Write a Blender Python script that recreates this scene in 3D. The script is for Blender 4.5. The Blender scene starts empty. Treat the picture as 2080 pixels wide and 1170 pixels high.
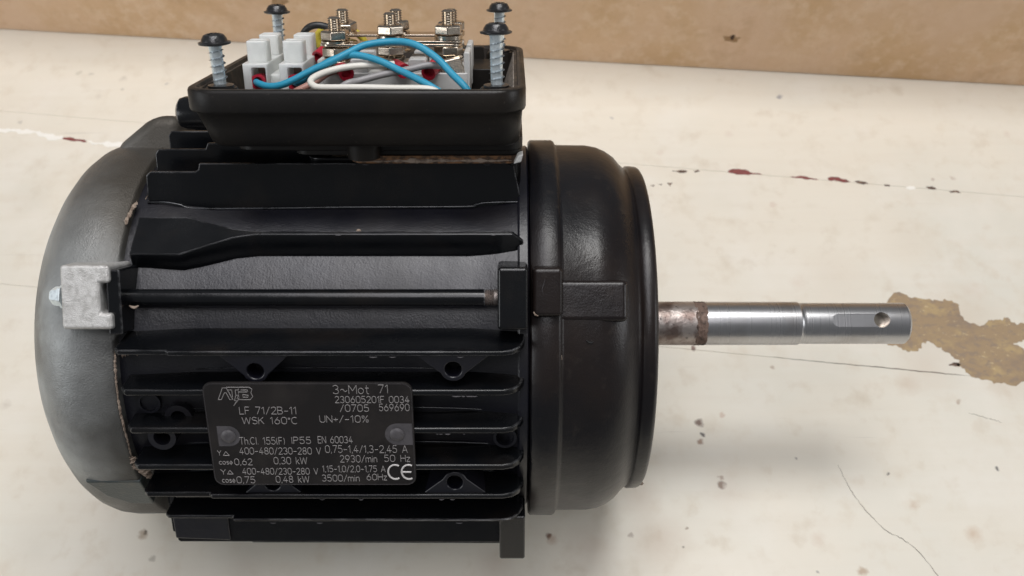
import bpy, bmesh, math, random
from mathutils import Vector, Matrix, noise
R = math.radians
MM = 0.001

# ---------------------------------------------------------------- camera, light, exposure
scene = bpy.context.scene
TILT = R(36.0)            # the motor is rolled this far back on the table (terminal box away from the viewer)
VIEW = R(22.0)            # elevation of the view over the motor's own horizontal plane
PITCH = TILT + VIEW       # the camera looks this far down
TABLE_Z = -69.5           # mm, table top below the motor axis

def M2W(x, u, v):
    """motor frame (x along the shaft, u out of the terminal box, v to the viewer; mm) -> world, metres"""
    y, z = -v, u
    return Vector((x, y*math.cos(TILT) + z*math.sin(TILT), -y*math.sin(TILT) + z*math.cos(TILT)))*MM

cu_ = math.cos(VIEW)*12.1 + math.sin(VIEW)*320
cv_ = -math.sin(VIEW)*12.1 + math.cos(VIEW)*320
cam_d = bpy.data.cameras.new("camera"); cam = bpy.data.objects.new("camera", cam_d)
scene.collection.objects.link(cam); scene.camera = cam
cam_d.sensor_width = 36; cam_d.lens = 36*1900/2080; cam_d.clip_start = 0.01; cam_d.clip_end = 20
cam.location = M2W(0, cu_, cv_); cam.rotation_euler = (R(90) - PITCH, 0, 0)
cam_d.dof.use_dof = True; cam_d.dof.focus_distance = 0.275; cam_d.dof.aperture_fstop = 20

world = bpy.data.worlds.new("World"); scene.world = world; world.use_nodes = True
bgn = world.node_tree.nodes["Background"]
bgn.inputs[0].default_value = (0.95, 0.97, 1.0, 1); bgn.inputs[1].default_value = 0.17

def area_lamp(name, loc, target, sx, sy, power, col):
    d = bpy.data.lights.new(name, 'AREA'); d.shape = 'RECTANGLE'; d.size = sx; d.size_y = sy
    d.energy = power; d.color = col
    o = bpy.data.objects.new(name, d); scene.collection.objects.link(o)
    o.location = loc
    o.rotation_euler = (Vector(target) - Vector(loc)).to_track_quat('-Z', 'Y').to_euler()
    return o
area_lamp("ceiling_lamp", (-0.12, 0.0, 1.15), (0, 0.03, 0), 1.05, 0.42, 7.0, (0.98, 0.96, 1.0))
area_lamp("overhead_lamp", (0.12, 0.26, 0.85), (0.1, 0.16, 0), 0.36, 0.25, 3.8, (1.0, 0.99, 0.97))
area_lamp("right_window_lamp", (1.6, -0.25, 0.65), (0, 0.0, 0), 0.7, 0.6, 5.0, (0.97, 0.98, 1.0))
area_lamp("left_fill_lamp", (-1.45, -0.6, 0.65), (0, 0.0, 0), 0.7, 0.6, 7.0, (0.96, 0.98, 1.0))  # added fill light from the front left, not a known window

scene.view_settings.view_transform = 'Standard'; scene.view_settings.look = 'None'
scene.view_settings.exposure = 0.0; scene.view_settings.gamma = 1.0
scene.render.engine = 'CYCLES'
scene.render.resolution_x = 1024; scene.render.resolution_y = 576

# ---------------------------------------------------------------- materials
def mk(name, col, rough=0.5, metal=0.0, bump=None, var=(), spec=None, rvar=None, coat=0, sub=0, extra=None, stretch=None):
    m = bpy.data.materials.new(name); m.use_nodes = True
    nt = m.node_tree; N = nt.nodes; L = nt.links; P = N["Principled BSDF"]
    P.inputs['Roughness'].default_value = rough; P.inputs['Metallic'].default_value = metal
    if spec is not None: P.inputs['Specular IOR Level'].default_value = spec
    if coat: P.inputs['Coat Weight'].default_value = coat; P.inputs['Coat Roughness'].default_value = 0.15
    if sub:
        P.inputs['Subsurface Weight'].default_value = sub; P.inputs['Subsurface Radius'].default_value = (1, 1, 1)
        P.inputs['Subsurface Scale'].default_value = 0.0015
    tc = N.new('ShaderNodeTexCoord'); src = tc.outputs['Object']
    if stretch:
        mp = N.new('ShaderNodeMapping'); mp.inputs['Scale'].default_value = stretch; L.new(src, mp.inputs[0]); src = mp.outputs[0]
    def nz(scale, detail=5, ro=0.55, s=None, dist=0):
        n = N.new('ShaderNodeTexNoise'); n.inputs['Scale'].default_value = scale; n.inputs['Detail'].default_value = detail
        n.inputs['Roughness'].default_value = ro; n.inputs['Distortion'].default_value = dist
        L.new(s or src, n.inputs['Vector']); return n.outputs['Fac']
    def ramp(f, lo, hi, a=0.0, b=1.0):
        r = N.new('ShaderNodeMapRange'); r.inputs[1].default_value = lo; r.inputs[2].default_value = hi
        r.inputs[3].default_value = a; r.inputs[4].default_value = b; L.new(f, r.inputs[0]); return r.outputs[0]
    rgb = N.new('ShaderNodeRGB'); rgb.outputs[0].default_value = (*col, 1); cur = rgb.outputs[0]
    def mix(f, c2):
        nonlocal cur
        x = N.new('ShaderNodeMix'); x.data_type = 'RGBA'
        if hasattr(f, 'is_linked') or hasattr(f, 'links'): L.new(f, x.inputs[0])
        else: x.inputs[0].default_value = f
        L.new(cur, x.inputs[6])
        if isinstance(c2, tuple): x.inputs[7].default_value = (*c2, 1)
        else: L.new(c2, x.inputs[7])
        cur = x.outputs[2]
    for (sc, c2, lo, hi, amt) in var: mix(ramp(nz(sc), lo, hi, 0, amt), c2)
    if extra: extra(N, L, src, nz, ramp, mix, P)
    L.new(cur, P.inputs['Base Color'])
    if rvar: L.new(ramp(nz(rvar[0]), 0.3, 0.7, rvar[1], rvar[2]), P.inputs['Roughness'])
    if bump:
        prev = None
        for (sc, strength, dist) in bump:
            b = N.new('ShaderNodeBump'); b.inputs['Strength'].default_value = strength; b.inputs['Distance'].default_value = dist
            L.new(nz(sc, 3), b.inputs['Height'])
            if prev: L.new(prev, b.inputs['Normal'])
            prev = b.outputs[0]
        L.new(prev, P.inputs['Normal'])
    return m

M = {}
def edge_glint_extra(N, L, src, nz, ramp, mix, P):  # painted edge highlights: broken light grey lines along the black edges
    bv = N.new('ShaderNodeBevel'); bv.samples = 4; bv.inputs['Radius'].default_value = 0.0005
    ge = N.new('ShaderNodeNewGeometry'); dt = N.new('ShaderNodeVectorMath'); dt.operation = 'DOT_PRODUCT'
    L.new(bv.outputs[0], dt.inputs[0]); L.new(ge.outputs['Normal'], dt.inputs[1])
    e = ramp(dt.outputs['Value'], 0.985, 0.93, 0, 1)
    mp = N.new('ShaderNodeMapping'); mp.inputs['Scale'].default_value = (120, 900, 900); L.new(src, mp.inputs[0])
    m = N.new('ShaderNodeMath'); m.operation = 'MULTIPLY'; L.new(e, m.inputs[0]); L.new(ramp(nz(1.0, 4, .6, mp.outputs[0]), .42, .62, 0.06, 0.75), m.inputs[1])
    mix(m.outputs[0], (0.30, 0.30, 0.31))
M['paint'] = mk('black_gloss_paint', (0.0035, 0.004, 0.005), 0.26, bump=[(1400, 0.10, 0.0002), (150, 0.10, 0.0006)],
                var=[(60, (0.014, 0.011, 0.009), 0.5, 0.75, 0.6), (1100, (0.05, 0.045, 0.04), 0.73, 0.8, 0.5)], rvar=(90, 0.17, 0.30), spec=0.38, extra=edge_glint_extra)
M['fillet'] = mk('paint_fillet', (0.03, 0.032, 0.036), 0.22, spec=.6, var=[(200, (.006, .006, .007), .5, .6, .9)])  # greyer than the housing paint: highlight of the root lines painted in
M['casting'] = mk('black_painted_casting', (0.0050, 0.0052, 0.0095), 0.36, bump=[(1700, 0.20, 0.0003), (420, 0.12, 0.0005)],
                  var=[(45, (0.016, 0.013, 0.012), 0.45, 0.75, 0.6)], rvar=(70, 0.30, 0.42), spec=0.6)
M['bell'] = mk('black_painted_end_bell', (0.0045, 0.0045, 0.006), 0.32, bump=[(1800, 0.22, 0.0002), (420, 0.12, 0.0005), (55, 0.22, 0.0012)],
               var=[(22, (0.018, 0.011, 0.008), 0.42, 0.7, 0.75), (260, (0.03, 0.024, 0.02), 0.6, 0.75, 0.5), (1300, (0.06, 0.055, 0.05), 0.76, 0.82, 0.6)], rvar=(40, 0.24, 0.40), spec=0.38)
def box_extra(N, L, src, nz, ramp, mix, P):
    mix(ramp(nz(700), 0.66, 0.72, 0, 0.35), (0.06, 0.05, 0.042))
M['plastic'] = mk('black_box_plastic', (0.006, 0.005, 0.0045), 0.42, bump=[(1500, 0.2, 0.0002)], var=[(50, (0.014, 0.011, 0.008), 0.4, 0.7, 0.8)],
                  extra=box_extra, rvar=(60, 0.34, 0.5), spec=0.3)
M['rimdust'] = mk('dusty_box_rim', (0.030, 0.022, 0.016), 0.6, var=[(260, (0.13, 0.095, 0.06), 0.5, 0.72, 0.7)], bump=[(900, 0.3, 0.0003)])
M['scuff'] = mk('scraped_plastic', (0.30, 0.26, 0.22), 0.7, var=[(700, (0.04, 0.03, 0.025), 0.5, 0.6, 0.9)], bump=[(700, 0.5, 0.0003)])
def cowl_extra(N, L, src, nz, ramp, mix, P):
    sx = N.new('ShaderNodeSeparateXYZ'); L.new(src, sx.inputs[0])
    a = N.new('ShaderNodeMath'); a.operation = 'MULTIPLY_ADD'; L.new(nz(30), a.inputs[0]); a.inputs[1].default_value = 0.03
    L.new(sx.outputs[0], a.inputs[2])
    mix(ramp(a.outputs[0], -0.122, -0.098, 0, 0.86), (0.040, 0.036, 0.031))      # darker towards the housing
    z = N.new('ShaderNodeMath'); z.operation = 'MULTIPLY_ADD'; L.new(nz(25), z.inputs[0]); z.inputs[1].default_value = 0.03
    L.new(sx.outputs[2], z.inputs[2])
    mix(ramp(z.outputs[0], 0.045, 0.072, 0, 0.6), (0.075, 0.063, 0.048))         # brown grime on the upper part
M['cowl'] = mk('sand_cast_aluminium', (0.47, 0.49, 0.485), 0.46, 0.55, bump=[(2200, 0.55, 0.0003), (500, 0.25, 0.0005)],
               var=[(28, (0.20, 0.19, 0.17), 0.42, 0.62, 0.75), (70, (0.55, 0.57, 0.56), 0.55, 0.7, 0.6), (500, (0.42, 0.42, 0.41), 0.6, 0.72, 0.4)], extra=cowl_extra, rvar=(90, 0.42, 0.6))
M['cowldark'] = mk('dark_cast_aluminium', (0.055, 0.066, 0.066), 0.38, 0.4, bump=[(1500, .4, .0003)], var=[(120, (.12, .11, .09), .5, .7, .6)])  # the facet's dark teal reflection is put into this colour
M['rawalu'] = mk('bare_cast_aluminium', (0.62, 0.61, 0.59), 0.42, 0.5, bump=[(3200, 0.8, 0.0003)], var=[(500, (0.38, 0.37, 0.35), 0.45, 0.65, 0.7)])
def shaft_extra(N, L, src, nz, ramp, mix, P):
    w = N.new('ShaderNodeTexNoise'); w.noise_dimensions = '1D'; w.inputs['Scale'].default_value = 2600; w.inputs['Detail'].default_value = 3
    sx = N.new('ShaderNodeSeparateXYZ'); L.new(src, sx.inputs[0]); L.new(sx.outputs[0], w.inputs['W'])
    mix(ramp(w.outputs[0], 0.3, 0.7, 0, 0.22), (0.34, 0.33, 0.33))
    L.new(ramp(w.outputs[0], 0.3, 0.7, 0.27, 0.36), P.inputs['Roughness'])
M['steel'] = mk('turned_steel', (0.50, 0.50, 0.51), 0.3, 1.0, extra=shaft_extra, var=[(90, (0.30, 0.27, 0.25), 0.5, 0.75, 0.5)])
M['rustysteel'] = mk('stained_steel', (0.40, 0.355, 0.33), 0.42, 0.85, bump=[(900, 0.4, 0.0004)],
                     var=[(160, (0.13, 0.085, 0.07), 0.45, 0.62, 0.8), (420, (0.06, 0.05, 0.05), 0.6, 0.68, 0.8)])
M['rust'] = mk('rust_ring', (0.17, 0.115, 0.09), 0.8, 0.2, bump=[(900, 0.8, 0.0006)], var=[(500, (0.05, 0.035, 0.03), 0.5, 0.6, 0.8), (300, (0.28, 0.2, 0.16), 0.58, 0.66, 0.6)])
M['zinc'] = mk('zinc_plated_steel', (0.86, 0.95, 0.98), 0.32, 0.5, var=[(800, (0.4, 0.46, 0.5), 0.5, 0.7, 0.5)])
M['zincdark'] = mk('zinc_thread', (0.20, 0.235, 0.26), 0.35, 0.7)  # darker copy of the zinc: the thread's reflected contrast painted in
M['blackhead'] = mk('black_oxide_screw_head', (0.012, 0.012, 0.013), 0.28, 0.0, bump=[(1500, 0.3, 0.0003)], spec=0.7)
M['nickel'] = mk('nickel_plated_brass', (0.60, 0.53, 0.44), 0.22, 1.0, bump=[(900, 0.15, 0.0002)], var=[(500, (0.42, 0.33, 0.26), 0.45, 0.7, 0.7)])
M['whiteblock'] = mk('white_moulded_plastic', (0.50, 0.50, 0.485), 0.45, sub=0.2, var=[(120, (0.48, 0.47, 0.45), 0.45, 0.7, 0.7)], bump=[(700, 0.1, 0.0003)])
M['milky'] = mk('milky_polyethylene', (0.86, 0.88, 0.85), 0.34, sub=0.7, var=[(150, (0.66, 0.68, 0.65), 0.45, 0.7, 0.6)])
M['milky'].node_tree.nodes['Principled BSDF'].inputs['Transmission Weight'].default_value = 0.25
M['milky'].node_tree.nodes['Principled BSDF'].inputs['Subsurface Scale'].default_value = 0.004
M['blue'] = mk('blue_wire_insulation', (0.02, 0.27, 0.42), 0.48, bump=[(1500, 0.15, 0.0002)], var=[(300, (0.02, 0.22, 0.36), 0.5, 0.7, 0.5)])
M['white'] = mk('white_wire_insulation', (0.68, 0.66, 0.60), 0.4, var=[(80, (0.48, 0.45, 0.38), 0.5, 0.7, 0.5)])
M['grey'] = mk('grey_wire_insulation', (0.26, 0.25, 0.25), 0.42)
M['blackwire'] = mk('black_wire_insulation', (0.015, 0.016, 0.016), 0.4)
M['yellow'] = mk('yellow_wire_insulation', (0.55, 0.44, 0.05), 0.4)
M['pink'] = mk('brown_pink_wire_insulation', (0.38, 0.20, 0.16), 0.45)
M['red'] = mk('red_ferrule_plastic', (0.38, 0.012, 0.03), 0.4)
M['gasket'] = mk('brown_cork_gasket', (0.20, 0.10, 0.045), 0.85, var=[(500, (0.03, 0.02, 0.015), 0.45, 0.55, 0.85)], bump=[(800, 0.8, 0.0006)])
M['residue'] = mk('beige_sealant_residue', (0.30, 0.235, 0.185), 0.85, var=[(700, (0.13, 0.09, 0.065), 0.5, 0.62, 0.8)], bump=[(1200, 0.8, 0.0005)])
M['plate'] = mk('dark_printed_label', (0.012, 0.0105, 0.0105), 0.46, bump=[(1500, 0.1, 0.0001)], var=[(80, (0.028, 0.024, 0.022), 0.45, 0.7, 0.8)], spec=0.3)
M['tab'] = mk('worn_label_print', (0.075, 0.07, 0.075), 0.5, var=[(500, (0.045, 0.042, 0.045), 0.45, 0.65, 0.7)])
M['print'] = mk('silver_label_print', (0.25, 0.235, 0.23), 0.5, var=[(400, (0.22, 0.20, 0.20), 0.5, 0.7, 0.6)])
M['printbold'] = mk('bright_label_print', (0.50, 0.48, 0.47), 0.5)
M['dark'] = mk('dark_hole_inside', (0.004, 0.004, 0.004), 0.7)
M['copper'] = mk('socket_metal', (0.35, 0.27, 0.22), 0.4, 0.9)

# ---------------------------------------------------------------- mesh helpers (all coordinates in mm, motor frame: x, u, v)
COL = scene.collection
def link_mesh(name, bm, mat, parent=None, smooth=38, bevel=0, seg=2, loc=None):
    bmesh.ops.recalc_face_normals(bm, faces=bm.faces)
    for f in bm.faces: f.smooth = True
    for e in bm.edges:
        if len(e.link_faces) == 2 and e.calc_face_angle(0) > R(smooth): e.smooth = False
    me = bpy.data.meshes.new(name); bm.to_mesh(me); bm.free()
    me.materials.append(mat)
    o = bpy.data.objects.new(name, me); COL.objects.link(o)
    if parent: o.parent = parent
    if loc: o.location = loc
    if bevel:
        b = o.modifiers.new('bevel', 'BEVEL'); b.width = bevel*MM; b.segments = seg; b.limit_method = 'ANGLE'
        b.angle_limit = R(35); b.harden_normals = True
    return o
def L3(x, u, v): return Vector((x, -v, u))*MM
def frame_xuv(): return lambda a, b, c: L3(a, b, c)
def frame_psi(psi):
    c, s = math.cos(R(psi)), math.sin(R(psi))
    return lambda x, t, n: L3(x, n*c + t*s, n*s - t*c)         # x, tangential (up), outward normal
def prism(bm, poly, w0, w1, fr, shape=None):
    """poly of (a, b); extruded over the third axis of the frame from w0 to w1; shape(a,b,w)->(a,b,w) may taper"""
    sh = shape or (lambda a, b, w: (a, b, w))
    lo = [bm.verts.new(fr(*sh(a, b, w0))) for a, b in poly]; hi = [bm.verts.new(fr(*sh(a, b, w1))) for a, b in poly]
    bm.faces.new(lo[::-1]); bm.faces.new(hi); n = len(poly)
    for i in range(n): bm.faces.new((lo[i], lo[(i+1) % n], hi[(i+1) % n], hi[i]))
    return bm
def lathe(bm, prof, axis='x', c=(0, 0), seg=64, a0=0, close=True):
    """prof of (along, radius) round the x axis at (u,v)=c, or round the u axis at (x,v)=c"""
    rings = []
    for s, r in prof:
        ring = []
        if r < 1e-6:
            p = L3(s, c[0], c[1]) if axis == 'x' else L3(c[0], s, c[1])
            ring = [bm.verts.new(p)]
        else:
            for i in range(seg):
                q = a0 + 2*math.pi*i/seg
                p = L3(s, c[0] + r*math.cos(q), c[1] + r*math.sin(q)) if axis == 'x' else L3(c[0] + r*math.cos(q), s, c[1] + r*math.sin(q))
                ring.append(bm.verts.new(p))
        rings.append(ring)
    for A, B in zip(rings, rings[1:]):
        for i in range(seg):
            j = (i+1) % seg
            if len(A) == 1 and len(B) == 1: continue
            if len(A) == 1: bm.faces.new((A[0], B[i], B[j]))
            elif len(B) == 1: bm.faces.new((A[i], A[j], B[0]))
            else: bm.faces.new((A[i], A[j], B[j], B[i]))
    if close:
        for ring in (rings[0], rings[-1]):
            if len(ring) > 2: bm.faces.new(ring)
    return bm
def lathe_along(bm, prof, p, d, seg=24):
    """a turned piece with its axis through p (Vector, metres) along d"""
    d = d.normalized(); q = d.to_track_quat('Z', 'Y').to_matrix()
    rings = []
    for s, r in prof:
        if r < 1e-6: rings.append([bm.verts.new(p + d*s*MM)]); continue
        rings.append([bm.verts.new(p + d*s*MM + q @ Vector((r*math.cos(2*math.pi*i/seg), r*math.sin(2*math.pi*i/seg), 0))*MM) for i in range(seg)])
    for A, B in zip(rings, rings[1:]):
        for i in range(seg):
            j = (i+1) % seg
            if len(A) == 1 and len(B) == 1: continue
            if len(A) == 1: bm.faces.new((A[0], B[i], B[j]))
            elif len(B) == 1: bm.faces.new((A[i], A[j], B[0]))
            else: bm.faces.new((A[i], A[j], B[j], B[i]))
    for ring in (rings[0], rings[-1]):
        if len(ring) > 2: bm.faces.new(ring)
    return bm
def smooth_path(pts, sub=6):
    P = [Vector(p) for p in pts]
    if len(P) < 3: return P
    P = [2*P[0]-P[1]] + P + [2*P[-1]-P[-2]]; out = []
    for i in range(1, len(P)-2):
        p0, p1, p2, p3 = P[i-1], P[i], P[i+1], P[i+2]
        for k in range(sub):
            t = k/sub
            out.append(0.5*((2*p1) + (p2-p0)*t + (2*p0-5*p1+4*p2-p3)*t*t + (3*p1-p0-3*p2+p3)*t**3))
    out.append(P[-2]); return out
def tube(bm, path, r, seg=8, cap=True):
    """path in metres; r in mm (number or function of 0..1)"""
    n = len(path); rings = []
    T = [(path[min(i+1, n-1)] - path[max(i-1, 0)]).normalized() for i in range(n)]
    nrm = T[0].orthogonal().normalized()
    for i in range(n):
        if i:
            ax = T[i-1].cross(T[i])
            if ax.length > 1e-8: nrm = (Matrix.Rotation(T[i-1].angle(T[i]), 3, ax.normalized()) @ nrm)
        nrm = (nrm - T[i]*nrm.dot(T[i])).normalized(); b = T[i].cross(nrm)
        rr = (r(i/(n-1)) if callable(r) else r)*MM
        rings.append([bm.verts.new(path[i] + (nrm*math.cos(2*math.pi*k/seg) + b*math.sin(2*math.pi*k/seg))*rr) for k in range(seg)])
    for A, B in zip(rings, rings[1:]):
        for k in range(seg): bm.faces.new((A[k], A[(k+1) % seg], B[(k+1) % seg], B[k]))
    if cap: bm.faces.new(rings[0][::-1]); bm.faces.new(rings[-1])
    return bm
def cut(o, cutters, op='DIFFERENCE'):
    for c in cutters: c.parent = motor
    for c in cutters:
        m = o.modifiers.new('cut', 'BOOLEAN'); m.object = c; m.operation = op; m.solver = 'EXACT'
    dg = bpy.context.evaluated_depsgraph_get(); me = bpy.data.meshes.new_from_object(o.evaluated_get(dg))
    old = o.data; o.modifiers.clear(); o.data = me; me.name = old.name
    for c in cutters: bpy.data.objects.remove(c)
    bm = bmesh.new(); bm.from_mesh(me)
    for f in bm.faces: f.smooth = True
    for e in bm.edges: e.smooth = not (len(e.link_faces) == 2 and e.calc_face_angle(0) > R(32))
    bm.to_mesh(me); bm.free()
def rrect(x0, x1, y0, y1, r, n=5):
    out = []
    for cx, cy, a in ((x1-r, y1-r, 0), (x0+r, y1-r, 90), (x0+r, y0+r, 180), (x1-r, y0+r, 270)):
        for i in range(n+1):
            q = R(a + 90*i/n); out.append((cx + r*math.cos(q), cy + r*math.sin(q)))
    return out
def empty(name, parent=None):
    o = bpy.data.objects.new(name, None); COL.objects.link(o); o.empty_display_size = 0.02
    if parent: o.parent = parent
    return o
def copy_tree(o, parent, loc=None, rotz=None):
    c = o.copy(); COL.objects.link(c); c.parent = parent
    if loc is not None: c.location = loc
    if rotz is not None: c.rotation_euler.z = rotz
    for ch in list(o.children): copy_tree(ch, c)
    return c
XUV = frame_xuv()
XVU = lambda x, v, u: L3(x, u, v)          # poly in (x, v), extruded over u

# ---------------------------------------------------------------- the motor
motor = empty('electric_motor'); motor.rotation_euler = (-TILT, 0, 0)
motor['label'] = 'black finned electric motor with silver left end, open terminal box and bare steel shaft'
motor['category'] = 'electric motor'
rnd = random.Random(7)

# --- finned housing
CU = -1.0
bm = bmesh.new()
lathe(bm, [(-110, 52), (-110, 58.6), (-103, 58.4), (-96, 57.6), (-88, 57), (-12, 57), (-6, 57.6), (0, 58.6), (4.5, 59), (4.5, 52)], c=(0, 0), seg=160)
housing = link_mesh('finned_housing', bm, M['casting'], motor)

def fin(poly, fr, w0, w1, tip=None, draft=0.06, bev=0.35, mat='paint'):
    """one cooling fin; thickness w0..w1, thinner towards the tip; tip = function(a,b)->height above the root"""
    def sh(a, b, w):
        mid = (w0+w1)/2; h = tip(a, b) if tip else 0
        return a, b, mid + (w-mid)*max(0.25, 1 - draft*h)
    bm = prism(bmesh.new(), poly, w0, w1, fr, sh)
    return link_mesh('cooling_fin', bm, M[mat], housing, bevel=bev)

def side_fin(u, vtip, vroot, xl=-107.5, xr=3.4, th=3.3, step=None, dstep=1.6, mirror=False):
    s = -1 if mirror else 1
    pts = [(xl+1.5, vroot), (xl, vroot+2), (xl, vtip-1.6), (xl+1.6, vtip)]
    if step: pts = [(xl+1.5, vroot), (xl, vroot+2), (xl, vtip-dstep-1.2), (xl+1.3, vtip-dstep), (step, vtip-dstep), (step+0.4, vtip)]
    pts += [(xr-6, vtip), (xr-3.2, vtip-0.9), (xr-1.2, vtip-3), (xr, vtip-6.5), (xr, vroot)]
    pts = [(a, b*s) for a, b in pts]
    # the sheet sags a little towards its root
    return fin(pts, XVU, u-th/2, u+th/2, tip=lambda a, b: (abs(b)-vroot)*0.9, draft=0.04, bev=0.55)
side_spec = [(20.6, 66.0, 50, dict(step=-93, dstep=0.7)), (8.7, 66.0, 54, {}), (-3.2, 66.0, 54, {}), (-15.2, 65.8, 53, {}),
             (-27.2, 62.6, 48, dict(step=-88, dstep=1.0, xl=-107.8)), (-38.6, 58.2, 38, dict(step=-84, dstep=1.6, xl=-104.8))]
for u, vt, vr, kw in side_spec:
    side_fin(u, vt, vr, **kw); side_fin(u, vt, vr, mirror=True, **{k: q for k, q in kw.items()})
# top fins, standing towards the terminal box
def top_fin(v, utip, uroot, pts, th=2.4):
    return fin(pts, XUV, v-th, v, tip=lambda a, b: (b-uroot)*0.9, draft=0.045)
top_fin(28, 63.0, 48, [(-106, 48), (-107, 52), (-106.6, 59.4), (-105.4, 60.6), (-92.2, 60.6), (-91.2, 61.2), (-90.8, 63), (-1.5, 63.2), (0.6, 62.2), (3.2, 50), (3.2, 48)])
top_fin(17, 67, 53, [(-106, 53), (-107.4, 56), (-107.2, 63.2), (-106.2, 64.6), (-92, 64.6), (-91.2, 66.4), (-60, 66.8), (-60, 53)])
top_fin(6, 68, 55, [(-106, 55), (-106.6, 58), (-106.6, 66.4), (-105.6, 67.6), (-92, 67.6), (-91, 69), (-62, 69), (-62, 55)])
for v, ut in ((-6, 67.5), (-17, 66.5), (-28, 63)):
    top_fin(v+2.4, ut, 50, [(-106, 50), (-107, 54), (-106.6, ut-3.4), (-105.4, ut-2.2), (-92, ut-2.2), (-91, ut), (-62 if v > -20 else -1.5, ut), (-62 if v > -20 else 3.2, 50)])
# fins on either side of the tie-rod channels: leaning plates, thickened at the silver end
def corner_fin(s=1, flip=1):
    bm = bmesh.new(); sec = []
    prof = [(-107, 7.6, 1.2), (-93, 7.6, 1.2), (-78.5, 2.2, 0.3), (-72, 1.2, 0.0), (-3.5, 1.2, 0.0), (0.2, 1.4, 0.0), (3.2, 1.9, 0.0)]
    thick = [(36, 44.2), (38.6, 45.6), (42.0, 46.6), (49.6, 36.2), (44, 33)]
    thin = [(37, 40.0), (40.5, 41.6), (46.5, 42.8), (47.3, 41.7), (40, 38.6)]
    for x, w, d in prof:
        k = max(0, (w-1.2)/6.4) if x < -60 else 0
        loop = [(a[0]*k + b[0]*(1-k), a[1]*k + b[1]*(1-k)) for a, b in zip(thick, thin)]
        if x > 2: loop = [(min(a, 44.5), b-.6) for a, b in loop]
        sec.append([bm.verts.new(L3(x, u*flip, v*s)) for u, v in loop])
    for A, B in zip(sec, sec[1:]):
        for i in range(5): bm.faces.new((A[i], A[(i+1) % 5], B[(i+1) % 5], B[i]))
    bm.faces.new(sec[0]); bm.faces.new(sec[-1])
    return link_mesh('cooling_fin', bm, M['paint'], housing, bevel=0.35, smooth=25)
corner_fin(1); corner_fin(-1)
def low_fin(v, ub, xl=-108.5, s=1, bott=None):
    pts = [(xl, -36), (xl, ub+4), (xl+1.2, ub+3.6), (xl+1.2, ub+0.6), (xl+2, ub), (0.5, ub-0.2), (3.2, ub+3), (3.2, -36)]
    bm = prism(bmesh.new(), pts, (v-2.2)*s, v*s, XUV)
    return link_mesh('cooling_fin', bm, M['paint'], housing, bevel=0.4)
low_fin(44, -57.2); low_fin(44, -57.2, s=-1)
bm = prism(bmesh.new(), [(-107.5, -39), (-107.5, -55.2), (-90, -56.0), (-90, -39)], 43, 44.9, XUV)      # thickened left third of the lowest fin
link_mesh('casting_pad', bm, M['casting'], housing, bevel=0.5)
bm = prism(bmesh.new(), [(-84, -57.4), (-84, -58.6), (2, -58.9), (2, -57.4)], 34, 42.5, XUV)
link_mesh('casting_flash', bm, M['paint'], housing, bevel=0.2)
for v in (30, 16, 2, -12, -26):                                                                 # under side
    ub = -math.sqrt(68**2 - v*v)
    bm = prism(bmesh.new(), [(-100, -40), (-100, ub), (3, ub), (3, -40)], v-1.1, v+1.1, XUV)
    link_mesh('cooling_fin', bm, M['paint'], housing, bevel=0.3)
# tie-rod lugs (right, black) and channels
def lug(psi, x0, x1, t0, t1, n0, n1, mat, parent, bev=0.8, name='tie_rod_lug'):
    f = frame_psi(psi)
    bm = prism(bmesh.new(), [(x0, t0), (x1, t0), (x1, t1), (x0, t1)], n0, n1, f)
    return link_mesh(name, bm, mat, parent, bevel=bev, seg=3)
lug(76, -3.9, 4.3, 10.2, 27.2, 44, 67.5, M['paint'], housing, bev=1.0)
lug(76, -109.4, -105.6, 8.6, 26.4, 44, 65.6, M['paint'], housing, bev=0.5)
lug(-61.5, -3.9, 4.3, -11.8, 8.2, 50, 69.6, M['paint'], housing)
bm = prism(bmesh.new(), [(-39, 56), (-57.5, 52), (-60.6, 47), (-60.6, 38), (-40, 38)], -3.9, 4.0, lambda u, v, x: L3(x, u, v))
link_mesh('tie_rod_lug', bm, M['paint'], housing, bevel=0.6)
bm = prism(bmesh.new(), [(-39, -56), (-57.5, -52), (-60.6, -47), (-60.6, -38), (-40, -38)], -3.9, 4.0, lambda u, v, x: L3(x, u, v))
link_mesh('tie_rod_lug', bm, M['paint'], housing, bevel=0.6)
# small right-hand collar line of the housing
bm = lathe(bmesh.new(), [(1.6, 56), (1.6, 59.6), (2.2, 60.1), (4.4, 60.1), (4.9, 59.6), (4.9, 56)], seg=160)
link_mesh('housing_collar', bm, M['casting'], housing)

# soft fillets where the fins meet the barrel
def fillet(pts, rad=.32):
    bm = tube(bmesh.new(), smooth_path([L3(*p) for p in pts], 6), rad, 8); link_mesh('fin_fillet', bm, M['fillet'], housing, smooth=80)
fillet([(-106.8, 51.6, 28.4), (-101.8, 51.6, 28.4), (-97.6, 50.9, 28.4), (-92.7, 49.7, 28.4), (-70.9, 49.8, 28.4), (-49.2, 50.1, 28.4), (-14.5, 50.3, 28.4), (-10.8, 50.9, 28.4), (-7.2, 51.5, 28.4), (3.2, 51.8, 28.4)])
fillet([(-109.0, 37.5, 42.9), (-92.4, 36.9, 43.4), (-84.2, 38.6, 41.9), (-75.3, 40.3, 40.3), (-62.0, 40.3, 40.3), (-47.9, 40.3, 40.3), (-19.7, 40.2, 40.4), (-4.9, 40.6, 40.0)], .25)
fillet([(-107.7, 20.1, 53.3), (-88.6, 20.6, 53.1), (-47.1, 21.1, 52.9), (-19.4, 21.4, 52.8), (-4.8, 21.7, 52.7)], .25)
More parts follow.
